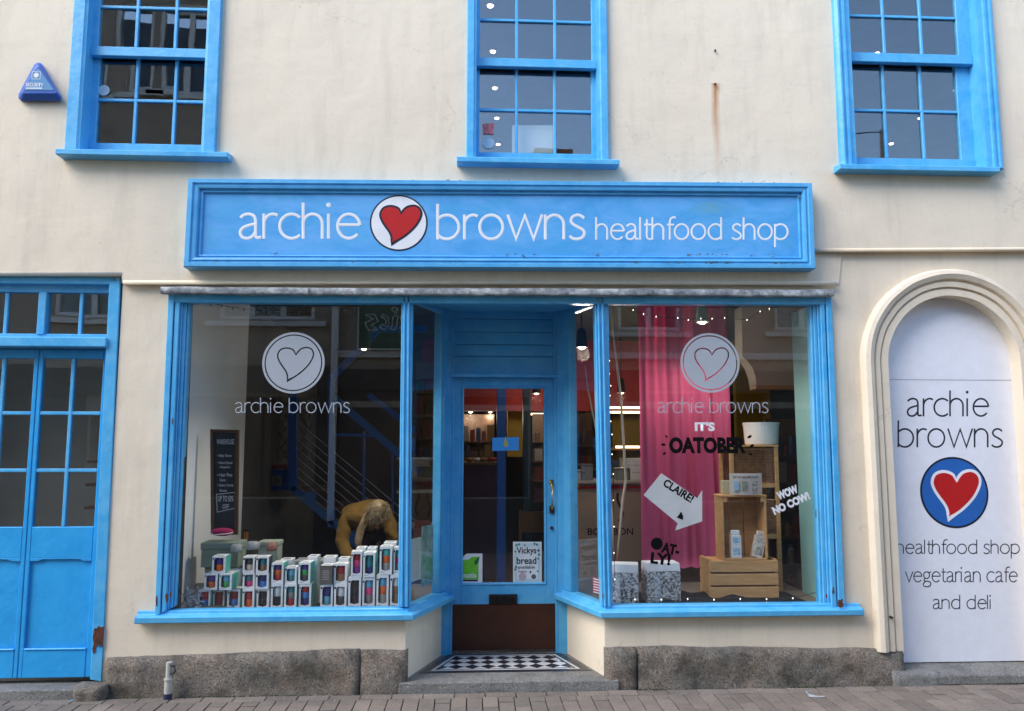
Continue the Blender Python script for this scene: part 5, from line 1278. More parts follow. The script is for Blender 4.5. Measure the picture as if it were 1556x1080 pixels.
# ---- printed boxes at the left of the right window
PRN = pm('doodle_printed_card', (.72, .72, .72), (.74, .74, .74), .7, 4, fine=(52, (.03, .03, .035), 1.0))
PRN2 = pm('doodle_printed_card_blue', (.66, .68, .70), (.7, .7, .7), .7, 4, fine=(60, (.10, .18, .26), .8))
def doodle(cx0, cx1, py0, py1, y, d, label, rot):
    p, q_ = W(cx0, py1, y), W(cx1, py0, y); w = q_.x - p.x; h = q_.z - FZ - .012; cx = (p.x + q_.x) / 2
    t = thing('printed_box', (cx, y + d / 2, FZ + .012), label, 'box', 'doodle printed boxes in the right window')
    B().box(cx - w / 2, cx + w / 2, y, y + d, FZ + .012, FZ + .012 + h * .78).out('box_body', PRN, t, bev=.002)
    b = B(); z0 = FZ + .012 + h * .78 + .0005
    b.hexa([(cx - w / 2, y - .002, z0), (cx + w / 2, y - .002, z0), (cx + w / 2, y + d, z0), (cx - w / 2, y + d, z0), (cx - w / 2, y + .012, z0 + h * .22), (cx + w / 2, y + .012, z0 + h * .2), (cx + w / 2, y + d, z0 + h * .22), (cx - w / 2, y + d, z0 + h * .22)])
    b.out('lid', pm('white_card_lid', (.72, .73, .74), (.66, .67, .70), .6, 20), t, bev=.003)
    B().box(cx - w * .30, cx - w * .12, y - .0035, y - .0005, FZ + .02, FZ + .012 + h * .72).out('printed_strip', PRN2, t)
    for k in range(5): B().box(cx - w * .48, cx + w * .48, y - .0012, y - .0004, FZ + .025 + k * h * .15, FZ + .0262 + k * h * .15).out('print_line', BV, t)
    t.rotation_euler = (0, 0, rot); return t
doodle(930, 972, 857, 902, .16, .13, 'doodle printed white box with torn lid nearest the window post', -.22)
doodle(982, 1033, 855, 898, .20, .14, 'doodle printed white box beneath the OATLY lettering', .10)
# red pot with a peeled branch, plus a second one modelling its reflection
tp = thing('branch_pot', (W(945, 856, .6).x, .6, Z(945, 870, .6)), 'red pot holding a tall peeled branch and its modelled reflection beside the pink curtain', 'pot')
b = B(); p = W(945, 858, .6); b.lathe((p.x, .6, FZ + .001), [(.05, 0), (.08, .12), (.10, p.z - FZ), (.09, p.z - FZ), (.06, p.z - FZ - .02)], 20); b.out('pot', pm('red_glaze', (.42, .02, .015), None, .3), tp, smooth=True)
BR = pm('peeled_branch', (.50, .40, .32), (.40, .31, .24), .8, 20, .3, 60)
b = B(); b.tube([W(938, 855, .6), W(946, 760, .58), W(951, 730, .56), W(947, 665, .52), W(943, 600, .50), W(936, 545, .47), W(931, 500, .44), W(932, 452, .42)], .012, 7, .007); b.out('branch', BR, tp, smooth=True)
b = B(); b.tube([W(934, 855, .62), W(930, 780, .60), W(921, 700, .60), W(905, 650, .58), W(893, 590, .58), W(889, 555, .58)], .010, 7, .005); b.out('branch', BR, tp, smooth=True)  # solid stand-in for the branch's reflection in the side pane
# ---- counter with BOURBON lettering, clutter on it
ky = 1.9; kz1 = Z(920, 730, ky)
t = thing('shop_counter', (X(920, 800, ky), ky, .15), 'brown counter front lettered BOURBON right of the door', 'counter')
kx0, kx1 = X(868, 780, ky) - .15, X(985, 780, ky) + .4
B().box(kx0, kx1, ky, ky + .6, .15, kz1 - .03).out('counter_front', pm('counter_brown_board', (.40, .31, .24), (.36, .28, .21), .7), t)
B().box(kx0 - .03, kx1 + .03, ky - .04, ky + .62, kz1 - .029, kz1).out('counter_top', pm('counter_top', (.46, .42, .38), None, .5), t, bev=.004)
B().box(kx0, kx1, ky - .004, ky - .0005, kz1 - .075, kz1 - .05).out('red_line', REDP, t)
text_px('BOURBON', 893, 802, 962, 813, ky - .002, pm('dark_brown_print', (.03, .012, .008), None, .7), t, bold=.012)
for sg in (-1, 1):
    bm = bmesh.new(); c = W(929 + sg * 11, 770, ky - .002)
    ribbon(bm, [(c.x + sg * (.05 * math.sin(a_ * 1.0)) * (1 - a_ / 5.5), c.z - .13 + a_ * .052) for a_ in [k * .35 for k in range(15)]], .022, ky - .002, .002)
    me = bpy.data.meshes.new('m'); bm.to_mesh(me); bm.free(); link('motif', me, pm('dark_brown_print', (.03, .012, .008), None, .7), t)
for (xa_, xb_, ya_, m_, lb_) in ((958, 976, 696, PAPER, 'stack of white card boxes on the counter beside the curtain'), (936, 956, 713, pm('jar_green', (.20, .26, .22), None, .4), 'low green tub on the counter left of the white boxes'), (884, 901, 707, pm('grey_tin', (.30, .34, .38), None, .3, metal=.5), 'dark metal gadget on the counter seen in the side pane'), (866, 883, 716, pm('pale_plastic', (.45, .5, .52), None, .5), 'pale tub at the left end of the counter')):
    a, c = W(xa_, 730, ky + .1), W(xb_, ya_, ky + .1)
    t = thing('counter_item', ((a.x + c.x) / 2, ky + .2, kz1 + .001), lb_, 'box' if 'box' in lb_ else ('gadget' if 'gadget' in lb_ else 'tub'))
    n = 3 if 'stack' in lb_ else 1; hh = (c.z - kz1) / n
    for k in range(n): B().box(a.x, c.x, ky + .1, ky + .3, kz1 + .001 + k * hh, kz1 - .001 + (k + 1) * hh).out('carton' if n == 3 else 'tub_body', m_, t, bev=.004)
    if n == 1: B().box(a.x - .006, c.x + .006, ky + .09, ky + .31, c.z, c.z + .012).out('lid', m_, t, bev=.003)
# wall shelf of bright packets behind the counter
py_ = 3.5
a, c = W(920, 720, py_), W(975, 680, py_)
t = thing('lit_shelf', ((a.x + c.x) / 2, py_, a.z), 'lit shelf of yellow packets behind the counter', 'shelf')
B().box(a.x, c.x + .4, py_, py_ + .3, c.z - .03, c.z).out('shelf_board', WOOD, t); B().box(a.x, c.x + .4, py_ + .28, py_ + .3, a.z, c.z - .031).out('back_board', pm('yellow_back', (.26, .20, .05), None, .8), t)
B().box(a.x, c.x + .4, py_ - .01, py_ + .27, a.z - .02, a.z).out('shelf_board', WOOD, t)
for k in range(7): xx = a.x + .03 + k * .075; B().box(xx, xx + .05, py_ + .05, py_ + .12, a.z + .001, a.z + .12 + .03 * (k % 3)).out('packet', [pm('yellow_packet', (.5, .36, .05), None, .5), pm('blue_packet', (.06, .14, .4), None, .5), PAPER][k % 3], t)
# solid cream arch right of the curtain, standing in for a pale reflection
wy = 1.75
a0, a1 = X(1128, 500, wy), X(1245, 500, wy)
zA = Z(1180, 585, wy)
hole = [(a0 - 1, zA), (X(1150, 585, wy), zA)] + [(W(x, y, wy).x, W(x, y, wy).z) for x, y in ((1148, 572), (1143, 558), (1135, 547), (1126, 541))] + [(a0 - 1, Z(1126, 541, wy))]
ol = [(a0, 3.0), (4.58, 3.0), (4.58, zA), (X(1150, 585, wy), zA)] + [(W(x, y, wy).x, W(x, y, wy).z) for x, y in ((1148, 572), (1143, 558), (1135, 547), (1128, 542))]
link('arch_reflection_wall', fill([ol], wy, wy + .2), pm('reflection_cream', (.78, .72, .60), None, .8), bld)
B().box(X(1150, 590, wy), 4.58, wy + .02, wy + .18, zA - .035, zA - .001).out('reflection_wall_edge', WOOD, bld)
YEL = pm('yellow_wall_paint', (.28, .17, .02), None, .8); REDW = pm('red_wall_paint', (.20, .005, .003), None, .8)
B().box(X(1118, 600, 4.2), X(1170, 600, 4.2), 4.2, 4.3, .15, 3.02).out('interior_wall', YEL, bld)
# through the door: red bulkhead, yellow wall, blue columns, counter
ry = 4.4
B().box(X(640, 600, ry), X(985, 600, ry), ry, ry + .15, Z(760, 624, ry), 3.02).out('red_bulkhead', REDW, bld)
B().box(X(771, 660, 5.0), X(799, 660, 5.0), 5.0, 5.1, Z(780, 694, 5.0), Z(780, 618, 5.0)).out('interior_wall', YEL, bld)
B().box(X(930, 600, 5.0), X(975, 600, 5.0), 5.0, 5.1, 1.2, 3.0).out('interior_wall', YEL, bld)
B().box(X(880, 600, 5.0), X(898, 600, 5.0), 5.0, 5.1, 1.5, 2.6).out('interior_wall', YEL, bld)
for k, (x0_, x1_, yy) in enumerate(((755, 769, 2.6), (795, 807, 3.2))):
    o = B().box(X(x0_, 700, yy), X(x1_, 700, yy), yy, yy + .1, .15, 3.02).out('blue_column', IB, None, bev=.006, label=['bright blue column in the middle of the door glass', 'darker blue column at the right of the door glass'][k], cat='column')
    if k: o.data.materials[0] = pm('dark_teal_column', (.012, .05, .09), None, .5)
cz = Z(735, 706, 4.0)
t = thing('cafe_counter', (X(735, 720, 4.0), 4.0, .15), 'purple fronted counter with food dishes seen through the door', 'counter')
B().box(X(706, 720, 4.0), X(757, 720, 4.0), 4.0, 4.6, .15, cz).out('counter_front', pm('purple_panel', (.035, .014, .05), None, .6), t)
B().box(X(704, 720, 4.0), X(759, 720, 4.0), 3.97, 4.63, cz + .001, cz + .03).out('counter_top', DWOOD, t)
for k in range(4): B().lathe((X(713 + 11 * k, 700, 4.1), 4.15, cz + .031), [(.03, 0), (.08, .03), (.085, .05), (.07, .05)], 14).out('dish', [pm('food_orange', (.55, .22, .06), None, .6), PAPER, pm('food_tan', (.45, .28, .12), None, .6), pm('food_red', (.4, .05, .03), None, .6)][k], t)
t = thing('wooden_chair', (X(820, 800, 2.4), 2.4, .15), 'wooden cafe chair just inside the door on the right', 'chair')
cxh = X(822, 800, 2.4)
for dx_, dy_ in ((-.18, 0), (.18, 0), (-.18, .36), (.18, .36)): B().box(cxh + dx_ - .015, cxh + dx_ + .015, 2.4 + dy_, 2.43 + dy_, .15, .6 if dy_ == 0 else 1.05).out('leg', DWOOD, t)
B().box(cxh - .2, cxh + .2, 2.39, 2.8, .6, .63).out('seat', DWOOD, t); B().box(cxh - .163, cxh + .163, 2.765, 2.785, .82, 1.03).out('backrest', DWOOD, t)
# ---- dim stocked shelving deeper in the shop
rs_ = random.Random(31)
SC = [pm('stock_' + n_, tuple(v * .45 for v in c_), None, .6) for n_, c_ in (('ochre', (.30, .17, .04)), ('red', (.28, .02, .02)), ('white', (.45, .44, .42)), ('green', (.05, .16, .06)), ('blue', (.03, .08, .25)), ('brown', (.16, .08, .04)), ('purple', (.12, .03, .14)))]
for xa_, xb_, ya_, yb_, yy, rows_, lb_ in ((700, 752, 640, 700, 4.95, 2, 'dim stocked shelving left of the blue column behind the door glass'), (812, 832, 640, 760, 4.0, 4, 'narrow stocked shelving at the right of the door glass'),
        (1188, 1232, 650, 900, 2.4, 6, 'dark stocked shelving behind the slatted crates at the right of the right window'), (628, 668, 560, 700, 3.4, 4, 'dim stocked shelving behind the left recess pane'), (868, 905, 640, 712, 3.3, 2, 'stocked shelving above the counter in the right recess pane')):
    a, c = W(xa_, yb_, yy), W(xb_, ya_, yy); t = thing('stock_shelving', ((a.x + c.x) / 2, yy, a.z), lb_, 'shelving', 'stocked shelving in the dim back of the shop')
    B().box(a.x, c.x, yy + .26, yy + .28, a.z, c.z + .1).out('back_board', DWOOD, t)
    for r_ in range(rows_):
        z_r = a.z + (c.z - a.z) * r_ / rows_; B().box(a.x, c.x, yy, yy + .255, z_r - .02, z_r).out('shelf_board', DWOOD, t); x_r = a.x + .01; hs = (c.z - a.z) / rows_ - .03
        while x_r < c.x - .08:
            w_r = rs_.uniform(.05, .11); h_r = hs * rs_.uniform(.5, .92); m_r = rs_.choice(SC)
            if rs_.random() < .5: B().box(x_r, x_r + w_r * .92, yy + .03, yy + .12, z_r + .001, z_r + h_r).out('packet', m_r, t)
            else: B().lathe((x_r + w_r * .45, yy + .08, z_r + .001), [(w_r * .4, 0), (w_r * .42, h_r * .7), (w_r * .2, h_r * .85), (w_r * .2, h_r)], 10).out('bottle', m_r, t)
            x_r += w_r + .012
# ---- blue steel staircase on the left, wire balustrade, lattice screen
sy_ = 3.0
t = thing('staircase', (X(520, 800, sy_), sy_, .15), 'blue steel staircase with wire balustrade at the back of the left window', 'staircase')
LB = pm('stair_blue_steel', (.012, .10, .36), None, .4)
def sbar(a, c, w, d=.06, y=sy_, m=LB, n='stringer'): return B().bar(W(a[0], a[1], y), W(c[0], c[1], y), w, d).out(n, m, t)
sbar((444, 741), (650, 915), .065); 
for k in range(7):
    x_, y_ = 447 + k * 30, 747 + k * 27.4
    a = W(x_ + 2, y_, sy_); B().box(a.x, a.x + .26, sy_ + .05, sy_ + .9, a.z, a.z + .03).out('tread', DWOOD, t)
    B().prism([(a.x - .02, a.z), (a.x + .21, a.z), (a.x + .21, a.z - .20)][::-1], sy_ - .02, sy_ + .02).out('tread_bracket', LB, t)
sbar((445, 560), (445, 745), .085, n='newel', m=IB); sbar((503, 575), (503, 800), .06, n='newel', m=IB)
sbar((505, 603), (640, 718), .075, n='handrail', m=LB); sbar((560, 600), (640, 660), .06, .05, sy_ + .5, IB, 'handrail')
sbar((503, 575), (575, 500), .07, .05, sy_, IB, 'upper_stringer'); sbar((575, 500), (650, 500), .07, .05, sy_, IB, 'landing_rail'); sbar((503, 660), (575, 662), .03, .04, sy_, IB, 'mid_rail')
for k in range(9): sbar((452, 640 + k * 14), (640, 640 + k * 14 + 158), .008, .008, sy_ + .02, pm('steel_wire', (.30, .34, .42), None, .35, metal=.6), 'balustrade_wire')
for x_ in (553, 597): sbar((x_, 655 if x_ < 570 else 690), (x_, 836), .018, n='baluster', m=IB)
t = thing('lattice_screen', (X(420, 700, 3.4), 3.4, 1.2), 'diamond lattice screen over a blue panel behind the left display', 'screen')
bm_ = B(); yy = 3.4; x0_, x1_, z0_, z1_ = X(380, 650, yy), X(475, 650, yy), Z(420, 700, yy), Z(420, 606, yy)
k = -1.2
while k < 1.6:
    for sg in (1, -1):
        # line x = k + sg*z*0.6 clipped
        pts_ = []
        for zq in (z0_, z1_): pts_.append(((x0_ + x1_) / 2 + k - .2 + sg * (zq - (z0_ + z1_) / 2) * .62, zq))
        (xa_, za_), (xb_, zb2) = pts_
        def cut(x, xa_=xa_, za_=za_, xb_=xb_, zb2=zb2): return za_ + (zb2 - za_) * (x - xa_) / (xb_ - xa_)
        lo_, hi_ = min(xa_, xb_), max(xa_, xb_); l2, h2 = max(lo_, x0_), min(hi_, x1_)
        if h2 - l2 > .02: bm_.bar((l2, yy - .012 * sg, cut(l2)), (h2, yy - .012 * sg, cut(h2)), .014, .008)
    k += .085
bm_.out('lattice', pm('lattice_grey', (.26, .25, .24), None, .6), t)
B().px([(380, 713), (441, 713), (441, 745), (380, 745)][::-1], 3.2, 3.22).out('blue_panel', pm('blue_fascia_indoor', (.015, .06, .34), None, .5), t)
B().px([(380, 706), (436, 706), (436, 712), (380, 712)][::-1], 3.2, 3.22).out('red_strip', pm('dull_red_strip', (.22, .03, .015), None, .7), t)
B().px([(399, 722), (428, 722), (428, 738), (399, 738)][::-1], 3.19, 3.199).out('notice', pm('grey_notice', (.22, .26, .24), (.10, .12, .12), .8, 60), t)
# dim furniture and pinkish brick wall far back
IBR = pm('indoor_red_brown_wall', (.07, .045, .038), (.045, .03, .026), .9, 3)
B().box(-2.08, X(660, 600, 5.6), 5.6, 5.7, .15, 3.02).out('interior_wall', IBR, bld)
for k in range(3):
    xx = X(640, 780, 2.6) + .0; zz = .9 + k * .33
    B().box(xx - .25, xx + .35, 2.6, 2.9, zz, zz + .02).out('wall_shelf', pm('shelf_grey', (.22, .24, .27), None, .5), bld)
B().box(X(630, 780, 1.9), X(652, 780, 1.9), 1.9, 2.2, .15, Z(640, 795, 1.9)).out('red_cabinet', pm('plum_cabinet', (.10, .02, .03), None, .6), None, label='plum coloured cabinet seen through the left side pane', cat='cabinet')

# ---- things stuck on or standing behind the glass
ny = DY + .022
def sheet(name, pts, y, mat, label, cat, th=.002):
    return link(name, fill([[(W(a, b2, y).x, W(a, b2, y).z) for a, b2 in pts]], y, y + th), mat, None, label=label, cat=cat)
ps = sheet('leaflet', [(702, 887), (702, 847), (709, 841), (733, 841), (733, 887)], ny, PAPER, 'white and green leaflet in the lower left of the door glass', 'leaflet')
LG = pm('lime_green_print', (.10, .50, .03), (.20, .55, .03), .6, 30)
def onpx(pts, y, name, mat, par): return link(name, fill([[(W(a, b2, y).x, W(a, b2, y).z) for a, b2 in pts]], y, y + .0008), mat, par)
onpx([(703.5, 880), (703.5, 851), (712, 850), (717, 846), (727, 846), (727, 880)], ny - .001, 'print', LG, ps)
onpx([(721, 859), (721, 852), (729, 845), (727, 855)], ny - .002, 'leaf_print', pm('dark_green_print', (.01, .16, .04), None, .6), ps)
onpx([(703.5, 883), (703.5, 880.6), (726, 880.6), (726, 883)], ny - .001, 'print', NAVYP, ps)
text_px('natis', 704.5, 870, 724, 878, ny - .0018, PAPER, ps, bold=.02)
ps = sheet('poster', [(779.5, 886), (779.5, 823), (823, 823), (823, 886)], ny, pm('white_poster', (.70, .74, .76), None, .6), "white poster about Vicky's bread in the lower right of the door glass", 'poster')
PG = pm('pale_blue_border', (.38, .55, .60), (.5, .64, .66), .7, 30)
a, c = W(779.5, 886, ny), W(823, 823, ny)
ringmesh(lambda i: rect(a.x + i, c.x - i, a.z + i, c.z - i), [(.012, ny - .0005), (.012, ny - .0012), (.030, ny - .0012), (.030, ny - .0005)]).out('border', PG, ps)
INK = pm('grey_ink', (.10, .10, .12), None, .7)
for s, x0_, y0_, x1_, y1_, m_ in (('a', 796, 827, 799, 830, INK), ('Vickys', 785, 831, 815, 844, BLACK), ('bread', 785, 846, 815, 857, BLACK), ('available', 787, 859, 813, 864, INK), ('here', 788, 866, 800, 870, pm('mauve_ink', (.25, .16, .2), None, .7))): text_px(s, x0_, y0_, x1_, y1_, ny - .0016, m_, ps, bold=.015)
c = W(794, 876, ny - .0016); link('bread_drawing', fill([circ(c.x, c.z, .030, 20)], ny - .002, ny - .0014), pm('pinkish_drawing', (.50, .40, .42), (.4, .33, .36), .7, 60), ps)
c = W(811, 876, ny - .0016); link('bread_drawing', fill([circ(c.x, c.z, .018, 16)], ny - .002, ny - .0014), INK, ps)
rs = random.Random(6)
for x_, y_ in ((785, 828), (789, 827), (816, 827), (812, 826), (783, 838), (818, 836), (819, 843), (783, 865), (784, 861), (818, 849), (806, 869), (817, 868)):
    c = W(x_, y_, ny - .0016); L = [(c.x + math.cos(k) * rs.uniform(.006, .012), c.z + math.sin(k) * rs.uniform(.006, .014)) for k in range(6)]; link('leaf_drawing', fill([L], ny - .002, ny - .0014), [INK, pm('green_ink', (.08, .22, .20), None, .7)][rs.random() > .5], ps)
# hanging open sign on the door glass
oy = DY + .020
ps = sheet('door_card', [(748, 685), (748, 665), (788, 664), (788.5, 684)], oy, pm('bright_blue_card', (.03, .28, .72), None, .5), 'small blue card with a gold figure hanging behind the door glass', 'card')
onpx([(765, 676), (766.5, 668), (768.5, 663), (770.5, 668), (772.5, 676), (770, 679), (767, 679)], oy - .001, 'gold_figure', pm('gold_print', (.45, .40, .12), (.3, .3, .1), .6, 90), ps)
# posters in the recess side pane (left)
def side_sheet(u0, u1, z0, z1, mat, label, name='notice', off=.024, circle=False):
    """flat sheet standing just behind the left recess pane; u along the pane"""
    p, q_ = Vector((pB[0], pB[1], 0)), Vector((pC[0], pC[1], 0)); tt = (q_ - p).normalized(); nn = Vector((tt.y, -tt.x, 0)) * -1
    a = p.lerp(q_, u0) + nn * (off + .01); c = p.lerp(q_, u1) + nn * (off + .01)
    b = B(); d = nn * .003
    b.hexa([a + Vector((0, 0, z0)), c + Vector((0, 0, z0)), c + d + Vector((0, 0, z0)), a + d + Vector((0, 0, z0)), a + Vector((0, 0, z1)), c + Vector((0, 0, z1)), c + d + Vector((0, 0, z1)), a + d + Vector((0, 0, z1))])
    return b.out(name, mat, None, label=label, cat='notice')
side_sheet(.13, .42, .76, 1.05, pm('pale_green_notice', (.55, .62, .58), (.4, .5, .47), .7, 50), 'pale handwritten notice in the left recess pane')
side_sheet(.44, .72, .70, 1.12, pm('teal_poster', (.05, .18, .18), (.3, .5, .45), .7, 9), 'dark teal spotted poster in the left recess pane beside the pale notice')
# red striped notice right of the door
ps = sheet('red_notice', [(901, 900), (901, 876), (913, 880), (913, 904)], .07, pm('red_white_print', (.62, .10, .08), None, .6), 'small red and white notice at the foot of the right recess pane', 'notice')
for k in range(6): onpx([(902, 878.5 + k * 4), (912, 881 + k * 4), (912, 882.4 + k * 4), (902, 879.9 + k * 4)], .068, 'print', PAPER, ps)
# stickers and papers in the upstairs windows
sg_ = .064
for (cx_, cy_, r_, lb_) in ((158, 137, 8.5, 'round pale sticker in the left sash window'), (742, 217, 9.5, 'round pale blue sticker in the middle sash window')):
    c = W(cx_, cy_, sg_); link('sticker', fill([circ(c.x, c.z, r_ / 217, 28)], sg_, sg_ + .001), pm('pale_sticker', (.42, .55, .62), (.50, .62, .68), .6, 40), None, label=lb_, cat='sticker')
sheet('sticker', [(734, 203), (733, 188), (751, 187), (750, 204)], sg_, pm('red_sticker', (.55, .06, .07), (.6, .25, .25), .6, 60), 'red square sticker in the middle sash window', 'sticker', .001)
sheet('paper_sheet', [(778, 232), (778, 190), (840, 190), (840, 232)], .13, pm('thin_white_paper', (.62, .66, .66), (.55, .60, .58), .8, 12), 'white paper sheet leaning inside the middle sash window', 'paper')

# ---- fairy lights
BULB = emis('fairy_glow', (1, .90, .75), .85); BD = pm('unlit_bulb', (.05, .055, .05), None, .3)
def fairy(pts, y, bulbs, lit, label):
    P = [W(a, b2, y) for a, b2 in pts]; mid_ = P[len(P) // 2]
    t = thing('fairy_lights', P[0], label, 'fairy lights')
    b = B(); b.tube(P, .0022, 5); b.out('cable', pm('dark_green_cable', (.012, .02, .015), None, .6), t)
    me = None
    for a, b2 in bulbs:
        p = W(a, b2, y)
        if me is None:
            bb = B(); bb.ball((0, 0, 0), .0036 if lit else .006, 1, 1, 1.6, 8); me = to_mesh(bb.bm); me.materials.append(BULB if lit else BD)
        o = bpy.data.objects.new('bulb', me); COL.objects.link(o); o.parent = t; o.location = p - t.location
def along(pts, step):
    out = []; acc = step / 2
    for i in range(len(pts) - 1):
        a, c = Vector(pts[i]), Vector(pts[i + 1]); L = (c - a).length
        while acc < L: q_ = a.lerp(c, acc / L); out.append((q_.x, q_.y + 2)); acc += step
        acc -= L
    return out
lp = [(296, 452), (320, 461), (350, 466), (390, 471), (430, 474), (470, 473), (520, 470), (560, 463), (606, 454)]
fairy(lp, .11, along(lp, 17), False, 'unlit string of fairy lights sagging across the top of the left window')
rp_ = [(925, 455), (962, 471), (978, 477), (997, 481), (1030, 483), (1046, 486), (1065, 484), (1082, 484), (1101, 483), (1135, 486), (1155, 473), (1169, 469), (1202, 459), (1225, 455)]
fairy(rp_, .11, [p for p in rp_[1:-1]], True, 'lit string of fairy lights sagging across the top of the right window')
lf = [(923, 500), (924, 528), (926, 548), (926, 568), (928, 586), (927, 601), (929, 620), (928, 640), (930, 660), (930, 690), (932, 720), (932, 760), (933, 800), (933, 840), (934, 880)]
fairy(lf, .11, lf, True, 'lit string of fairy lights hanging down beside the right window post')
rf = [(1238, 500), (1238, 545), (1240, 600), (1241, 640), (1243, 690), (1245, 735), (1247, 790), (1250, 850), (1250, 885)]
fairy(rf, .065, along(rf, 34), True, 'string of fairy lights hanging down the right edge of the right window')
bf = [(945, 910), (975, 908), (1010, 909), (1045, 908), (1085, 909), (1120, 908), (1155, 908), (1190, 909), (1225, 904), (1246, 898)]
fairy(bf, .10, along(bf, 40), True, 'string of fairy lights lying along the sill of the right window')

# =================================================================== PERSON bending over the display
MUST = pm('mustard_wool_jumper', (.21, .12, .022), (.14, .075, .014), .95, 12, .5, 160)
SKIN = pm('skin', (.52, .30, .22), (.48, .26, .19), .5)
HAIR = pm('blonde_hair', (.34, .25, .14), (.20, .14, .075), .45, 30)
TROU = pm('dark_maroon_skirt', (.05, .008, .012), None, .9)
px_ = -.80
per = thing('person', (px_, 1.9, .15), 'fair haired person in a mustard jumper bending forward over the display', 'person')
def skin(name, verts, edges, mat, root=0, sub=2, parent=per):
    me = bpy.data.meshes.new(name); me.from_pydata([tuple(Vector(v[:3]) - per.location) for v in verts], edges, [])
    me.materials.append(mat)
    o = bpy.data.objects.new(name, me); COL.objects.link(o); o.parent = parent
    m1 = o.modifiers.new('s', 'SKIN'); m1.use_smooth_shade = True
    if not me.skin_vertices:
        bm = bmesh.new(); bm.from_mesh(me); bm.verts.layers.skin.verify(); bm.to_mesh(me); bm.free()
    for i, v in enumerate(verts):
        sv = me.skin_vertices[0].data[i]; sv.radius = v[3] if isinstance(v[3], tuple) else (v[3], v[3]); sv.use_root = (i == root)
    if True:
        m2 = o.modifiers.new('u', 'SUBSURF'); m2.levels = sub; m2.render_levels = sub
    dg = bpy.context.evaluated_depsgraph_get(); dg.update(); m = bpy.data.meshes.new_from_object(o.evaluated_get(dg), depsgraph=dg)
    o.modifiers.clear(); o.data = m
    return o
S = lambda px, py, y: tuple(W(px, py, y))
hip = (px_ - .02, 2.02, 1.02)
ch = S(556, 775, 1.5); nk = S(562, 784, 1.32); hd_ = S(574, 781, 1.17)
verts = [(*hip, (.15, .12)), (px_ - .03, 1.80, 1.14, (.14, .11)), (*S(553, 784, 1.58), (.18, .15)), (*S(557, 792, 1.42), (.15, .135)), (*nk, .06), (*hd_, .085),
         (*S(526, 790, 1.44), .075), (*S(519, 822, 1.36), .060), (*S(533, 850, 1.16), .046), (*S(545, 868, .98), .030),
         (*S(590, 790, 1.44), .072), (*S(597, 820, 1.36), .054), (*S(594, 848, 1.18), .042), (*S(586, 866, 1.0), .030),
         (px_ - .12, 2.05, .90, .10), (px_ - .14, 2.0, .55, .07), (px_ - .14, 2.05, .22, .045), (px_ - .14, 1.93, .18, .04),
         (px_ + .10, 2.05, .90, .10), (px_ + .12, 2.0, .55, .07), (px_ + .12, 2.05, .22, .045), (px_ + .12, 1.93, .18, .04)]
edges = [(0, 1), (1, 2), (2, 3), (3, 4), (4, 5), (3, 6), (6, 7), (7, 8), (8, 9), (3, 10), (10, 11), (11, 12), (12, 13), (0, 14), (14, 15), (15, 16), (16, 17), (0, 18), (18, 19), (19, 20), (20, 21)]
body = skin('body', verts, edges, MUST, sub=3)
# materials of the one continuous body: skin on head and hands, trousers below the waist
body.data.materials.clear(); 
for m_ in (MUST, SKIN, TROU): body.data.materials.append(m_)
for v in body.data.vertices:
    w_ = v.co + per.location; k_ = noise.noise((w_.x * 9, w_.y * 5, w_.z * 13)) * .016 + noise.noise((w_.x * 26, w_.y * 12, w_.z * 30)) * .006
    v.co += v.normal * k_
hl = [Vector(hd_) - per.location, Vector(nk) - per.location]
for p in body.data.polygons:
    c = p.center; w_ = c + per.location; p.use_smooth = True
    if (c - hl[0]).length < .13: p.material_index = 1
    elif w_.z < 1.0 and w_.y > 1.75: p.material_index = 2
    elif w_.y < 1.03 and w_.z < .95: p.material_index = 1
# head: face turned down towards the hands
hc = Vector(hd_); R_ = Euler((R(48), R(4), R(8)))
hm = B(); ret = bmesh.ops.create_uvsphere(hm.bm, u_segments=24, v_segments=16, radius=1)
for v in ret['verts']:
    q_ = v.co.copy(); sx_, sy2, sz_ = .072, .092, .112
    if q_.z < -.2: sx_ *= 1 + (q_.z + .2) * .38; sy2 *= 1 + (q_.z + .2) * .15
    d = Vector((q_.x * sx_, q_.y * sy2, q_.z * sz_))
    if q_.y < -.6 and abs(q_.x) < .22 and -.35 < q_.z < .1: d.y -= .022 * (1 - abs(q_.x) / .22) * (1 - (q_.z + .1) ** 2 * 6 if abs(q_.z + .1) < .4 else 0)
    if q_.y < -.6 and .05 < q_.z < .3 and .2 < abs(q_.x) < .6: d.y += .006
    v.co = (R_.to_matrix() @ d) + hc
hm.out('head', SKIN, per, smooth=True)
def hpt(x, y, z): return R_.to_matrix() @ Vector((x, y, z)) + hc
for s in (-1, 1):
    B().ball(hpt(s * .030, -.086, .012), .011, 1, 1, 1, 10).out('eye', PAPER, per, smooth=True)
    B().ball(hpt(s * .030, -.095, .012), .0055, 1, 1, 1, 8).out('iris', pm('dark_iris', (.03, .05, .06), None, .2), per, smooth=True)
    B().ball(hpt(s * .075, .006, -.006), .022, .4, .8, 1.2, 10).out('ear', SKIN, per, smooth=True)
B().tube([hpt(-.022, -.088, -.058), hpt(0, -.094, -.060), hpt(.022, -.088, -.058)], .006, 8).out('mouth', pm('lips', (.35, .12, .10), None, .5), per, smooth=True)
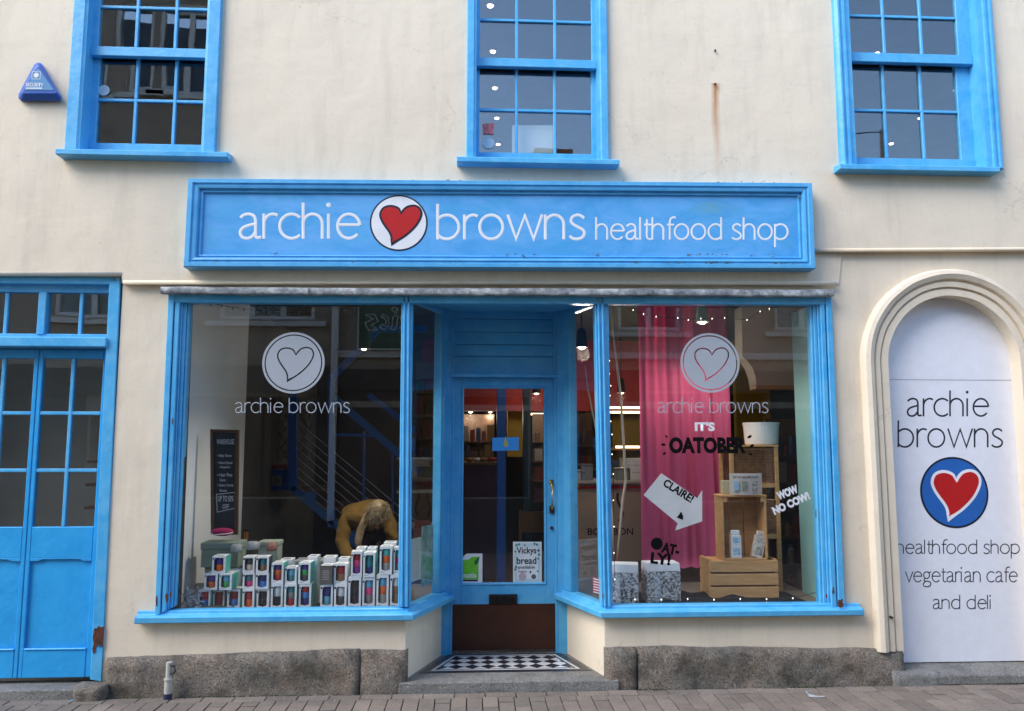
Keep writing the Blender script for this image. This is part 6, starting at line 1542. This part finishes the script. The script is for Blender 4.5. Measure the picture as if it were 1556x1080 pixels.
# hair: skull cap of long strands parted at the crown, hanging forward past the face
rh = random.Random(12); hb = B()
for k in range(420):
    a = rh.uniform(0, 2 * math.pi); e = rh.uniform(.05, 1.35)
    d = Vector((math.cos(a) * math.sin(e) * .080, math.sin(a) * math.sin(e) * .098, math.cos(e) * .120))
    if d.y < -.045 and d.z < .055: continue
    s0_ = hpt(*(d * 1.0)); crown = hpt(0, .02, .122)
    side = -1 if d.x < .012 else 1
    p1_ = crown.lerp(s0_, .35) + (s0_ - hc).normalized() * .018
    p2_ = s0_ + (s0_ - hc).normalized() * .012
    ln = rh.uniform(.01, .05) if side > 0 and d.y < .03 else (rh.uniform(.03, .08) if side > 0 else rh.uniform(.04, .12))
    if d.y > .05: ln *= .5
    p3_ = p2_ + Vector((side * .018 + rh.gauss(0, .006), -.02, -ln * .45)); p4_ = p3_ + Vector((-side * .004 + rh.gauss(0, .012), rh.gauss(0, .01), -ln * .55))
    hb.tube([crown, p1_, p2_, p3_, p4_], .0042, 4, .0016)
hb.out('hair', HAIR, per, smooth=True)
cap = B(); ret = bmesh.ops.create_uvsphere(cap.bm, u_segments=24, v_segments=14, radius=1)
dl = []
for v in ret['verts']:
    q_ = v.co
    if q_.z < -.1 and q_.y < .25 or (q_.y < -.45 and q_.z < .42) or q_.z < -.55: dl.append(v)
    v.co = hpt(q_.x * .081, q_.y * .100, q_.z * .122)
bmesh.ops.delete(cap.bm, geom=dl, context='VERTS')
bmesh.ops.solidify(cap.bm, geom=list(cap.bm.faces), thickness=.004); cap.out('hair_cap', HAIR, per, smooth=True)
lockb = B()
for k in range(60):
    x_ = rh.gauss(0, 2.2); a = Vector(S(559 + x_, 780, 1.17)) ; lockb.tube([a, Vector(S(549 + x_ * 1.2, 806, 1.13)), Vector(S(545 + x_ * 1.1, 822 + rh.uniform(-3, 3), 1.12)), Vector(S(547 + x_ * .7 + rh.gauss(0, 1), 836 + rh.uniform(-8, 8), 1.12))], .0045, 4, .0018)
lockb.out('hair', HAIR, per, smooth=True)
# hands with five fingers reaching for the boxes
for s, wr in ((-1, S(545, 868, .98)), (1, S(586, 866, 1.0))):
    w_ = Vector(wr); vs = [(*w_, .026), (*(w_ + Vector((0, -.045, -.018))), (.032, .018))]; es = [(0, 1)]
    for f in range(4):
        bx = (f - 1.5) * .017; L_ = (.030, .036, .034, .026)[f]; i0 = len(vs)
        vs += [(*(w_ + Vector((bx, -.085, -.026))), .0095), (*(w_ + Vector((bx * 1.1, -.085 - L_ * .8, -.040))), .0085), (*(w_ + Vector((bx * 1.1, -.085 - L_ * 1.3, -.066))), .007)]; es += [(1, i0), (i0, i0 + 1), (i0 + 1, i0 + 2)]
    i0 = len(vs); vs += [(*(w_ + Vector((-s * .035, -.045, -.030))), .0105), (*(w_ + Vector((-s * .046, -.075, -.048))), .0085)]; es += [(0, i0), (i0, i0 + 1)]
    skin('hand', vs, es, SKIN)

# =================================================================== SMALL THINGS OUTSIDE
# cut-off pipe against the plinth
p = W(255, 1056, -.11); t = thing('waste_pipe', (p.x, -.11, GZ), 'short white capped pipe with black hook against the granite plinth', 'pipe')
h = W(255, 1006, -.11).z - GZ; PWH = pm('dirty_white_plastic', (.50, .48, .42), (.38, .37, .33), .6, 30)
B().tube([(p.x, -.11, GZ + .0), (p.x, -.11, GZ + .035)], .026, 14).out('collar', pm('navy_plastic', (.02, .02, .06), None, .5), t)
B().tube([(p.x, -.11, GZ + .0355), (p.x, -.11, GZ + h * .52)], .024, 14).out('pipe', PWH, t)
B().tube([(p.x, -.11, GZ + h * .52), (p.x, -.11, GZ + h * .56)], .029, 14).out('socket', PWH, t)
B().tube([(p.x, -.11, GZ + h * .56), (p.x, -.11, GZ + h)], .019, 14).out('pipe', PWH, t)
B().tube([(p.x + .012, -.12, GZ + h * .93), (p.x + .038, -.125, GZ + h * .90), (p.x + .046, -.125, GZ + h * .78), (p.x + .032, -.125, GZ + h * .70), (p.x + .015, -.12, GZ + h * .69)], .006, 7).out('hook', BLACK, t, smooth=True)
# litter and paint flakes
p = Wz(1232, 1058, GZ)
b = B(); b.rings([[Vector((p.x - .02, p.y + .03, GZ + .03)), Vector((p.x - .005, p.y + .01, GZ + .012)), Vector((p.x + .04, p.y - .01, GZ + .006)), Vector((p.x + .09, p.y - .005, GZ + .004))], [Vector((p.x - .035, p.y + .0, GZ + .028)), Vector((p.x - .02, p.y - .02, GZ + .004)), Vector((p.x + .03, p.y - .03, GZ + .003)), Vector((p.x + .08, p.y - .025, GZ + .003))]], False)
bmesh.ops.solidify(b.bm, geom=list(b.bm.faces), thickness=.0015); b.out('paper_scrap', PAPER, None, label='torn white paper scrap on the paving near the right plinth', cat='litter')
p = Wz(104, 1066, GZ); B().poly([(p.x, p.y, 0), (p.x + .04, p.y + .008, 0), (p.x + .055, p.y + .03, 0), (p.x + .012, p.y + .022, 0)], GZ + .001, GZ + .005).out('paint_flake', BLUE, None, label='flake of blue paint on the paving below the double door', cat='litter')
rg = random.Random(8); b = B()
for k in range(260):
    x = rg.uniform(-3.2, 4.2); y = -.095 - abs(rg.gauss(0, .05)); s_ = rg.uniform(.002, .006)
    b.ball((x, y, GZ + .001), s_, 1, 1, .6, 5)
b.out('grit', pm('grit_mix', (.20, .19, .16), (.42, .40, .36), .9, 90), None, kind='stuff', label='loose grit gathered along the foot of the plinth', cat='grit')
MOSSG = pm('moss_green', (.05, .07, .02), (.03, .045, .015), .95, 60, .8, 200); b = B()
for k in range(340):
    cx_ = rg.choice([-2.2, -1.6, -1.25, 1.2, 2.3, 3.0, 3.6]); x = rg.gauss(cx_, .12); y = -.078 - abs(rg.gauss(0, .008)); b.ball((x, y, GZ + .002), rg.uniform(.002, .0055), 1, 1, .9, 5)
b.out('moss', MOSSG, None, kind='stuff', label='thin moss growing in the joint between paving and plinth', cat='moss')
